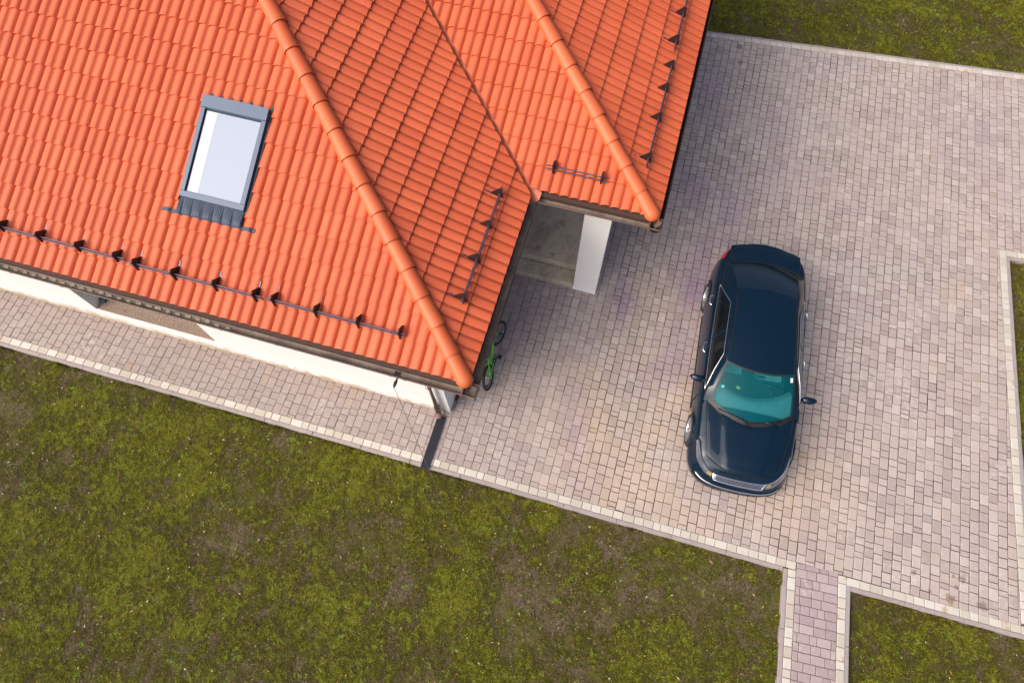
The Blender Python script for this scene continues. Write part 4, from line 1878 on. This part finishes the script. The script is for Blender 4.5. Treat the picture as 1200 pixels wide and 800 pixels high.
cab = MB()
for sgn in (1, -1):
    cab.grid([[cab_side(f_, g_, sgn) for f_ in np.linspace(0, 1, 25)] for g_ in np.linspace(0, 1, 9)], flip=sgn < 0)
    # rail between side and roof
    cab.grid([[cab_side(f_, 1, sgn) for f_ in np.linspace(0, 1, 17)],
              [(wtop(sgn) * (1 - f_) + rtop(sgn) * f_) + np.array([0, sgn * .02, .055 * 2 * f_ * (1 - f_)]) for f_ in np.linspace(0, 1, 17)],
              [(wtop(sgn) * (1 - f_) + rtop(sgn) * f_) + np.array([0, 0, .055 * 4 * f_ * (1 - f_)]) for f_ in np.linspace(0, 1, 17)]], flip=sgn < 0)
    # A pillar
    cab.grid([[cab_side(0, g_, sgn) for g_ in np.linspace(0, 1, 9)],
              [(cowl(sgn) * (1 - g_) + wtop(sgn) * g_) + np.array([0, 0, .030 * 4 * g_ * (1 - g_)]) for g_ in np.linspace(0, 1, 9)]], flip=sgn > 0)
    # C pillar
    cab.grid([[cab_side(1, g_, sgn) for g_ in np.linspace(0, 1, 9)],
              [(rbase(sgn) * (1 - g_) + rtop(sgn) * g_) + np.array([0, 0, .030 * 4 * g_ * (1 - g_)]) for g_ in np.linspace(0, 1, 9)]], flip=sgn < 0)
    # belt down to the shoulder
    cab.grid([[cab_side(f_, 0, sgn) for f_ in np.linspace(-.02, 1.03, 21)],
              [np.array([beltline(f_)[0], sgn * (beltline(f_)[1] + .035), beltline(f_)[2] - .03]) for f_ in np.linspace(-.02, 1.03, 21)]], flip=sgn > 0)
cab.build('cabin_frame', M['paint'], car, smooth=True, angle=R(50), fix=True)

# roof drip mouldings: dark lines beside the roof panel
for sgn in (1, -1):
    mb = MB()
    mb.tube([(wtop(sgn * .955) * (1 - f_) + rtop(sgn * .955) * f_) + np.array([0, 0, .055 * 4 * f_ * (1 - f_) + .004]) for f_ in np.linspace(.02, .98, 14)], .007, 6)
    mb.build('roof_moulding', M['black'], roof_panel)

# side windows with chrome surround
for sgn in (1, -1):
    for nm, f0, f1 in (('door_window', .075, .40), ('door_window', .43, .70), ('quarter_window', .715, .80)):
        mb = MB()
        G = []
        for g_ in np.linspace(.10, .90, 8):
            row = []
            for k in np.linspace(0, 1, 12):
                a0 = f0 + (.035 * (1 - g_) * 0 if f0 > .1 else .02 * g_)
                b0 = f1 if f1 < .75 else f1 - .05 * g_
                row.append(cab_side(a0 + (b0 - a0) * k, g_, sgn, .006))
            G.append(row)
        mb.grid(G, flip=sgn < 0)
        mb.build(nm, M['dglass'], car, smooth=True)
    mb = MB()
    loop = [cab_side(f_, .06, sgn, .010) for f_ in np.linspace(.05, .83, 20)] + [cab_side(.835, .2, sgn, .01), cab_side(.82, .55, sgn, .01), cab_side(.79, .85, sgn, .01)] + \
           [cab_side(f_, .945, sgn, .010) for f_ in np.linspace(.76, .10, 18)] + [cab_side(.062, .6, sgn, .010), cab_side(.05, .3, sgn, .01), cab_side(.05, .06, sgn, .01)]
    mb.tube(loop, .009, 6)
    mb.build('window_trim', M['chrome'], car, smooth=True)
    # doors: raised panels on the flank, with a handle each
    for x0, x1_, hx in ((.86, -.20, -.06), (-.225, -1.18, -1.06)):
        door = patch(u_at_x(x0), u_at_x(x1_), .13, .93, sgn, .006, 'door', M['paint'], car, 20, 10,
                     shape=(lambda fu, fv, a=x0, b=x1_: (u_at_x(a + (b - a) * fu + (.0 if b > -1 else (.16 * max(0, .45 - fv) * fu))), .13 + .80 * fv)))
        h = [side_pt(u_at_x(hx + q_), .86, sgn, o_) for q_, o_ in ((.10, .012), (.085, .045), (-.085, .045), (-.10, .012))]
        mb = MB()
        mb.tube(h, .016, 8, flat=.8)
        mb.build('handle', M['chrome'], door, smooth=True, angle=R(60))
    # sill moulding
    mb = MB()
    mb.tube([side_pt(u_at_x(x_), .20, sgn, .006) for x_ in np.linspace(.98, -.98, 16)], .018, 6)
    mb.build('sill_moulding', M['black'], body)
    # mirror
    mr = MB()
    G = []
    cxm, cym, czm = .62, .995, 1.005
    for w in np.linspace(0, math.pi, 9):
        row = []
        rr = math.sin(w)
        for k in range(17):
            q_ = 2 * math.pi * k / 16
            yy = -math.cos(w) * .142
            row.append(np.array([cxm + rr * (.088 if math.cos(q_) > 0 else .034) * math.cos(q_) + .05 * (-yy), sgn * (cym + yy), czm + rr * .070 * math.sin(q_)]))
        G.append(row)
    mr.grid(G, flip=sgn < 0)
    mir = mr.build('mirror', M['paint'], car, smooth=True)
    mb = MB()
    mb.tube([(.70, sgn * .80, .955), (.66, sgn * .86, .97), (.64, sgn * .90, .985)], [.030, .024, .022], 8)
    mb.build('mirror_arm', M['black'], mir)
    mb = MB()
    G = [[(cxm - .022, sgn * (cym + yy), czm + zz) for yy in (-.10, .10)] for zz in (-.05, .05)]
    mb.grid(G)
    mb.build('mirror_glass', M['chrome'], mir)
    # headlamp: wraps the corner, with an amber end
    hu = lambda fu, fv: (u_at_y_front(.50) + (u_at_x(1.72) - u_at_y_front(.50)) * fu, (.70 + .10 * fu) + fv * (.17) * (1 - .55 * fu ** 3) + .02)
    hl = patch(0, 0, 0, 0, sgn, .012, 'headlamp', M['lamp'], car, 20, 6, hu)
    am_ = patch(0, 0, 0, 0, sgn, .014, 'indicator', M['amber'], hl, 6, 3, lambda fu, fv: hu(.02 + .13 * fu, .15 + .6 * fv))
    # lamp upper bright strip
    mb = MB()
    mb.tube([side_pt(*hu(fu, 1.02), sgn, .014) for fu in np.linspace(0, 1, 16)], .009, 6)
    mb.tube([side_pt(*hu(fu, -.02), sgn, .014) for fu in np.linspace(0, 1, 16)], .008, 6)
    mb.build('lamp_trim', M['chrome'], hl)
    # tail lamp: red outside, clear inside
    tu0, tu1 = u_at_x(-1.98), u_at_x(-2.345)
    patch(tu0, tu0 + (tu1 - tu0) * .55, .66, .965, sgn, .016, 'tail_lamp', M['redlamp'], car, 10, 5,
          lambda fu, fv: (tu0 + (tu1 - tu0) * .62 * fu, .995 - (1 - fv) * .36 * (.30 + .70 * fu)))
    tl = patch(tu0, tu1, .66, .965, sgn, .017, 'reversing_lamp', M['lamp'], car, 8, 5,
               lambda fu, fv: (tu0 + (tu1 - tu0) * (.63 + .36 * fu), .995 - (1 - fv) * .36))
    # front fog recess
    patch(0, 0, 0, 0, sgn, .005, 'fog_recess', M['black'], body, 8, 4, lambda fu, fv: (u_at_y_front(.56) + 7 * fu, .22 + .16 * fv))

# grille with bars, lower intake and chrome lip
gu = u_at_y_front(.50)
mb = MB()
G = []
for fv in np.linspace(0, 1, 5):
    row = []
    for fu in np.linspace(-1, 1, 25):
        v = .68 + .20 * fv
        row.append(side_pt(abs(fu) * gu * (.84 + .16 * fv), v, 1 if fu >= 0 else -1, .006))
    G.append(row)
mb.grid(G)
grille = mb.build('grille', M['black'], car, smooth=True)
for k, fv in enumerate((.745, .80, .85)):
    mb = MB()
    mb.tube([side_pt(abs(fu) * gu * .92, fv, 1 if fu >= 0 else -1, .012) for fu in np.linspace(-1, 1, 25)], .008, 6)
    mb.build('grille_bar', M['chrome'], grille, smooth=True)
mb = MB()
loop = [side_pt(abs(fu) * gu * 1.0, .885, 1 if fu >= 0 else -1, .012) for fu in np.linspace(-1, 1, 25)]
mb.tube(loop, .010, 6)
loop = [side_pt(abs(fu) * gu * .88, .69, 1 if fu >= 0 else -1, .018) for fu in np.linspace(-1, 1, 25)]
mb.tube([side_pt(gu, .885, -1, .012)] + loop + [side_pt(gu, .885, 1, .012)], .020, 8)
mb.build('grille_surround', M['chrome'], grille, smooth=True)
mb = MB()
for v_, o_ in ((.46, .012),):
    mb.tube([side_pt(abs(fu) * u_at_y_front(.76), v_ + .03 * abs(fu), 1 if fu >= 0 else -1, o_) for fu in np.linspace(-1, 1, 31)], .017, 6)
mb.build('bumper_trim', M['chrome'], body, smooth=True)
mb = MB()
G = [[side_pt(abs(fu) * u_at_y_front(.58), v, 1 if fu >= 0 else -1, .004) for fu in np.linspace(-1, 1, 21)] for v in (.16, .22, .28)]
mb.grid(G)
mb.build('lower_intake', M['black'], body)

# wheels
for ax_ in (AX_F, AX_R):
    for sgn in (1, -1):
        w = empty('wheel', (ax_, sgn * .80, WR), 0, car)
        mb = MB()
        mb.lathe([(.225, -.11), (.30, -.112), (.326, -.09), (WR, -.05), (WR, .05), (.326, .09), (.30, .112), (.225, .11)], (0, 0, 0), (0, sgn, 0), 36)
        mb.build('tyre', M['tyre'], w, smooth=True, angle=R(45))
        mb = MB()
        mb.lathe([(.225, -.10), (.215, -.02), (.205, .06), (.222, .108), (.232, .112)], (0, 0, 0), (0, sgn, 0), 36)
        for k in range(10):
            a = 2 * math.pi * k / 10
            ca, sa = math.cos(a), math.sin(a)
            tw = .020
            P = []
            for r_, yy, wd_ in ((.035, .085, .020), (.215, .100, .013)):
                for s_ in (-1, 1):
                    P.append((r_ * ca - s_ * wd_ * sa, sgn * yy, r_ * sa + s_ * wd_ * ca))
            Q = [(p[0], p[1] - sgn * .03, p[2]) for p in P]
            mb.add(P + Q, [(0, 1, 3, 2), (0, 2, 6, 4), (1, 5, 7, 3), (4, 6, 7, 5)])
        mb.lathe([(.0, .098), (.04, .095), (.05, .08)], (0, 0, 0), (0, sgn, 0), 16)
        mb.build('rim', M['rim'], w, smooth=True, angle=R(35))
        mb = MB()
        mb.lathe([(.0, .02), (.16, .02), (.16, .0)], (0, 0, 0), (0, sgn, 0), 24)
        mb.build('brake_disc', M['steel'], w)
# wheel wells, engine bay floor
mb = MB()
for ax_ in (AX_F, AX_R):
    for sgn in (1, -1):
        G = [[(ax_ + .378 * math.cos(w_), sgn * yy, .33 + .378 * math.sin(w_)) for w_ in np.linspace(0, math.pi, 15)] for yy in (.62, .895)]
        mb.grid(G)
mb.build('wheel_housing', M['black'], body)

# interior seen through the windscreen
mb = MB()
mb.box(-1.6, .95, -.74, .74, .30, .40)
mb.box(-1.62, -1.60, -.72, .72, .40, 1.0)
mb.build('cabin_floor', M['interior'], car)
mb = MB()
G = []
for f_ in np.linspace(0, 1, 9):
    row = []
    for t_ in np.linspace(-1, 1, 21):
        x_ = 1.27 - .28 * t_ * t_ - .52 * f_
        row.append((x_, .71 * t_, .955 + .03 * math.sin(f_ * 2.2) - .55 * max(0, f_ - .8) ** 1 - .03 * t_ * t_))
    G.append(row)
mb.grid(G)
dash = mb.build('dashboard', M['dash'], car, smooth=True)
mb = MB()
mb.torus((.45, .37, .90), (-.85, 0, .5), .185, .016, 28, 8)
mb.tube([(.45, .37, .90), (.70, .37, .84)], .03, 8)
mb.tube([(.45, .20, .90), (.45, .54, .90)], .016, 6)
mb.build('steering_wheel', M['black'], car, smooth=True)
for y_ in (.37, -.37):
    mb = MB()
    G = []
    for f_ in np.linspace(0, 1, 12):
        if f_ < .45:
            k = f_ / .45
            cx_, cz_, th = .22 - .50 * k, .56 - .03 * k, .0
        else:
            k = (f_ - .45) / .55
            cx_, cz_, th = -.28 - .22 * k, .53 + .62 * k, .0
        hw = .25 - .05 * max(0, f_ - .75) * 4
        row = [(cx_ + (.05 if abs(t_) > .8 and f_ > .45 else 0), y_ + hw * t_, cz_ + (.05 if abs(t_) > .8 and f_ < .45 else 0)) for t_ in np.linspace(-1, 1, 9)]
        G.append(row)
    mb.grid(G)
    mb.box(-.60, -.50, y_ - .13, y_ + .13, 1.12, 1.27)
    mb.build('seat', M['seat'], car, smooth=True, angle=R(50))
mb = MB()
mb.box(-1.30, -.85, -.62, .62, .5, .62)
mb.box(-1.42, -1.30, -.62, .62, .55, 1.08)
mb.build('rear_bench', M['seat'], car)
# little things on the dashboard and the screen
mb = MB()
mb.prism([(.70, -.33), (.76, -.33), (.75, -.26), (.71, -.28)], 1.160, 1.166)
mb.build('yellow_card', M['yellow'], windscreen)
mb = MB()
mb.lathe([(.0, .006), (.026, .004), (.03, .0)], (.765, -.57, 1.165), (.6, 0, .8), 14)
mb.build('screen_disc', M['white'], windscreen)
ws_pt = lambda t_, f_: (cowl(t_) * (1 - f_) + wtop(t_) * f_) + np.array([0, 0, .030 * 4 * f_ * (1 - f_)])
mb = MB()
mb.grid([[ws_pt(t_, f_) + np.array([.003, 0, .004]) for t_ in (.86, .93)] for f_ in (.82, .92)])
mb.build('windscreen_sticker', M['white'], windscreen)
# black ceramic border of the windscreen
mb = MB()
mb.grid([[ws_pt(t_, f_) + np.array([.002, 0, .003]) for t_ in np.linspace(-1, 1, 25)] for f_ in (-.02, .10)])
mb.grid([[ws_pt(t_, f_) + np.array([.002, 0, .003]) for t_ in np.linspace(-1, 1, 25)] for f_ in (.965, 1.0)])
for s_ in (-1, 1):
    mb.grid([[ws_pt(s_ * t_, f_) + np.array([.002, 0, .003]) for t_ in (.965, 1.0)] for f_ in np.linspace(0, 1, 9)])
mb.build('screen_border', M['black'], windscreen, smooth=True)
# rear-view mirror
mb = MB()
mb.tube([(.50, -.10, 1.305), (.50, .10, 1.305)], .028, 8)
mb.build('inner_mirror', M['black'], windscreen, smooth=True)
# scuttle and wipers
mb = MB()
mb.grid([[cowl(t_) + np.array([.0, 0, .006]) for t_ in np.linspace(-1, 1, 25)],
         [cowl(t_) + np.array([.075 * (1 - .3 * t_ * t_), 0, -.004]) for t_ in np.linspace(-1, 1, 25)]])
mb.build('scuttle', M['black'], car)
for a_, b_ in (((-.78, .03), (.05, .05)), ((-.12, .02), (.72, .06))):
    mb = MB()
    pts = [ws_pt(a_[0] + (b_[0] - a_[0]) * k, a_[1] + (b_[1] - a_[1]) * k + .05 * math.sin(math.pi * k)) + np.array([.006, 0, .022]) for k in np.linspace(0, 1, 12)]
    mb.tube(pts, .010, 6)
    e_ = pts[-1] if b_[0] < .5 else pts[0]
    mb.tube([pts[6] + np.array([0, 0, .010]), (pts[6] + pts[11]) / 2 + np.array([.03, 0, .008]), cowl(b_[0]*.9) + np.array([.045, 0, .012])], .010, 6)
    mb.build('wiper', M['black'], car, smooth=True)
# shut line between bonnet and scuttle, boot edge
mb = MB()
mb.tube([side_pt(u_at_x(x_), .995, s_, .004) for s_, x_ in [(1, 1.0), (1, 1.0)]], .002, 4)

# shut lines round bonnet, boot lid and doors
mb = MB()
bz = lambda x_, y_: deckz(x_, y_) + .013
for sgn in (1, -1):
    pts = []
    for fx_ in np.linspace(0, 1, 18):
        t_ = .985
        xf, xr = 2.185 - .22 * t_ ** 2.4, 1.32 - .36 * t_ ** 2
        x_ = xr + (xf - xr) * fx_
        w = .80 * (1 - .18 * fx_ ** 1.6) - .02
        pts.append((x_, sgn * t_ * w, bz(x_, t_ * w)))
    mb.tube(pts, .006, 5)
mb.tube([(2.19 - .22 * abs(f_) ** 2.4, f_ * .64, bz(2.17 - .22 * abs(f_) ** 2.4, f_ * .64)) for f_ in np.linspace(-1, 1, 25)], .006, 5)
mb.build('shut_line', M['black'], bonnet)
mb = MB()
for sgn in (1, -1):
    mb.tube([(-1.95 + .09 - .31 * f_, sgn * .668, deckz(-1.87 - .31 * f_, .668) + .016 + .02 * f_ * f_) for f_ in np.linspace(0, 1, 9)], .006, 5)
mb.tube([rbase(t_) + np.array([-.004, 0, .012]) for t_ in np.linspace(-1, 1, 21)], .007, 5)
mb.build('shut_line', M['black'], boot)
mb = MB()
for sgn in (1, -1):
    for x_ in (.872, -.2125, -1.195):
        mb.tube([side_pt(u_at_x(x_), v, sgn, .006) for v in np.linspace(.15, .95, 14)], .005, 5)
mb.build('shut_line', M['black'], body)

# ------------------------------------------------------------------ BICYCLE leaning on the eastern wall
rear = at(574, 443, .24)
front = at(586.5, 391, .24)
LEAN = R(13)
fd = (front - rear)[:2]
wb = np.linalg.norm(fd)
ba = math.atan2(fd[1], fd[0])
bike = empty('bicycle', (rear[0] + .06, rear[1], 0.0), ba)
bike.rotation_euler = Vector((1, 0, 0)).to_track_quat('X', 'Z').to_euler()
bike.matrix_world = Matrix.Translation((rear[0] + .022, rear[1], .003)) @ Matrix.Rotation(ba, 4, 'Z') @ Matrix.Rotation(-LEAN, 4, 'X')
tag(bike, 'lime green bicycle with black tyres leaning under the eaves by the porch', 'bicycle')
WRB = .265
rA, fA = np.array([0, 0, WRB]), np.array([wb, 0, WRB])
BB = np.array([.40, 0, .26])
ST = np.array([.27, 0, .62])
HT = np.array([wb - .22, 0, .70])
HB = np.array([wb - .17, 0, .57])


def bwheel(c, yaw, name):
    w = empty(name, tuple(c), yaw, bike)
    mb = MB()
    mb.torus((0, 0, 0), (0, 1, 0), WRB - .026, .026, 40, 10)
    mb.build('tyre', M['rubber'], w, smooth=True)
    mb = MB()
    mb.torus((0, 0, 0), (0, 1, 0), WRB - .058, .012, 40, 8)
    for k in range(18):
        a = 2 * math.pi * k / 18
        s_ = .02 if k % 2 else -.02
        mb.tube([(0.02 * math.cos(a), s_, .02 * math.sin(a)), ((WRB - .06) * math.cos(a), 0, (WRB - .06) * math.sin(a))], .0018, 4)
    mb.tube([(0, -.045, 0), (0, .045, 0)], .020, 10)
    mb.build('rim', M['steel'], w, smooth=True, angle=R(60))
    return w


bwheel(rA, 0, 'wheel')
bwheel(fA, R(-16), 'wheel')
mb = MB()
mb.tube([BB, ST], .019, 10)
mb.tube([BB, HB], .024, 10)
mb.tube([ST + (BB - ST) * .12, HT], .021, 10)
mb.tube([HB, HT + (HT - HB) * .15], .024, 10)
for s_ in (-1, 1):
    mb.tube([BB + np.array([0, s_ * .03, 0]), rA + np.array([.0, s_ * .055, 0])], .012, 8)
    mb.tube([ST + (BB - ST) * .1 + np.array([0, s_ * .02, 0]), rA + np.array([.0, s_ * .055, 0])], .011, 8)
mb.build('frame', M['green'], bike, smooth=True, angle=R(60))
mb = MB()
cs_, sn_ = math.cos(R(-16)), math.sin(R(-16))
for s_ in (-1, 1):
    mb.tube([HB + np.array([.0, s_ * .045, -.01]), fA + np.array([-s_ * .055 * sn_, s_ * .055 * cs_, 0])], .013, 8)
mb.tube([HB + np.array([0, -.05, 0]), HB + np.array([0, .05, 0])], .018, 8)
mb.build('fork', M['green'], bike, smooth=True, angle=R(60))
mb = MB()
hc = HT + (HT - HB) * .35
mb.tube([HT, hc], .016, 8)
mb.tube([hc + np.array([-.06 + .05, -.28, .045]), hc + np.array([.01, -.14, .02]), hc, hc + np.array([.02, .14, .02]), hc + np.array([.0, .28, .045])], .012, 8)
hb_ = mb.build('handlebar', M['steel'], bike, smooth=True, angle=R(60))
for s_ in (-1, 1):
    mb = MB()
    mb.tube([hc + np.array([-.005, s_ * .19, .032]), hc + np.array([-.012, s_ * .29, .047])], .017, 8)
    mb.build('grip', M['rubber'], hb_, smooth=True, angle=R(60))
mb = MB()
mb.tube([ST, ST + (ST - BB) * .28], .013, 8)
sp_ = ST + (ST - BB) * .28
G = []
for k in np.linspace(0, 1, 9):
    hw = .075 * (1 - k) ** .7 + .018
    G.append([sp_ + np.array([-.11 + .24 * k, hw * math.sin(w_), .015 + .022 * math.cos(w_)]) for w_ in np.linspace(0, 2 * math.pi, 13)])
mb.grid(G)
mb.build('saddle', M['rubber'], bike, smooth=True)
mb = MB()
mb.torus(BB + np.array([0, -.045, 0]), (0, 1, 0), .075, .008, 24, 6)
mb.tube([BB + np.array([0, -.055, 0]), BB + np.array([.10, -.062, -.10])], .010, 6)
mb.tube([BB + np.array([0, .055, 0]), BB + np.array([-.10, .062, .10])], .010, 6)
mb.tube([BB + np.array([0, -.06, 0]), BB + np.array([0, .06, 0])], .02, 8)
cr = mb.build('crank', M['black'], bike, smooth=True, angle=R(60))
mb = MB()
mb.box(BB[0] + .06, BB[0] + .14, -.14, -.07, BB[2] - .115, BB[2] - .09)
mb.box(BB[0] - .14, BB[0] - .06, .07, .14, BB[2] + .09, BB[2] + .115)
mb.build('pedal', M['rubber'], cr)
mb = MB()
mb.tube([rA + np.array([0, -.045, .035]), BB + np.array([0, -.045, .075])], .006, 5)
mb.tube([rA + np.array([0, -.045, -.035]), BB + np.array([0, -.045, -.075])], .006, 5)
mb.build('chain', M['black'], bike)
mb = MB()
mb.tube([fA + np.array([-.01, -.05, .0]), fA + np.array([.02, -.02, .05])], .014, 6)
mb.build('hub_reflector', M['teal'], bike)
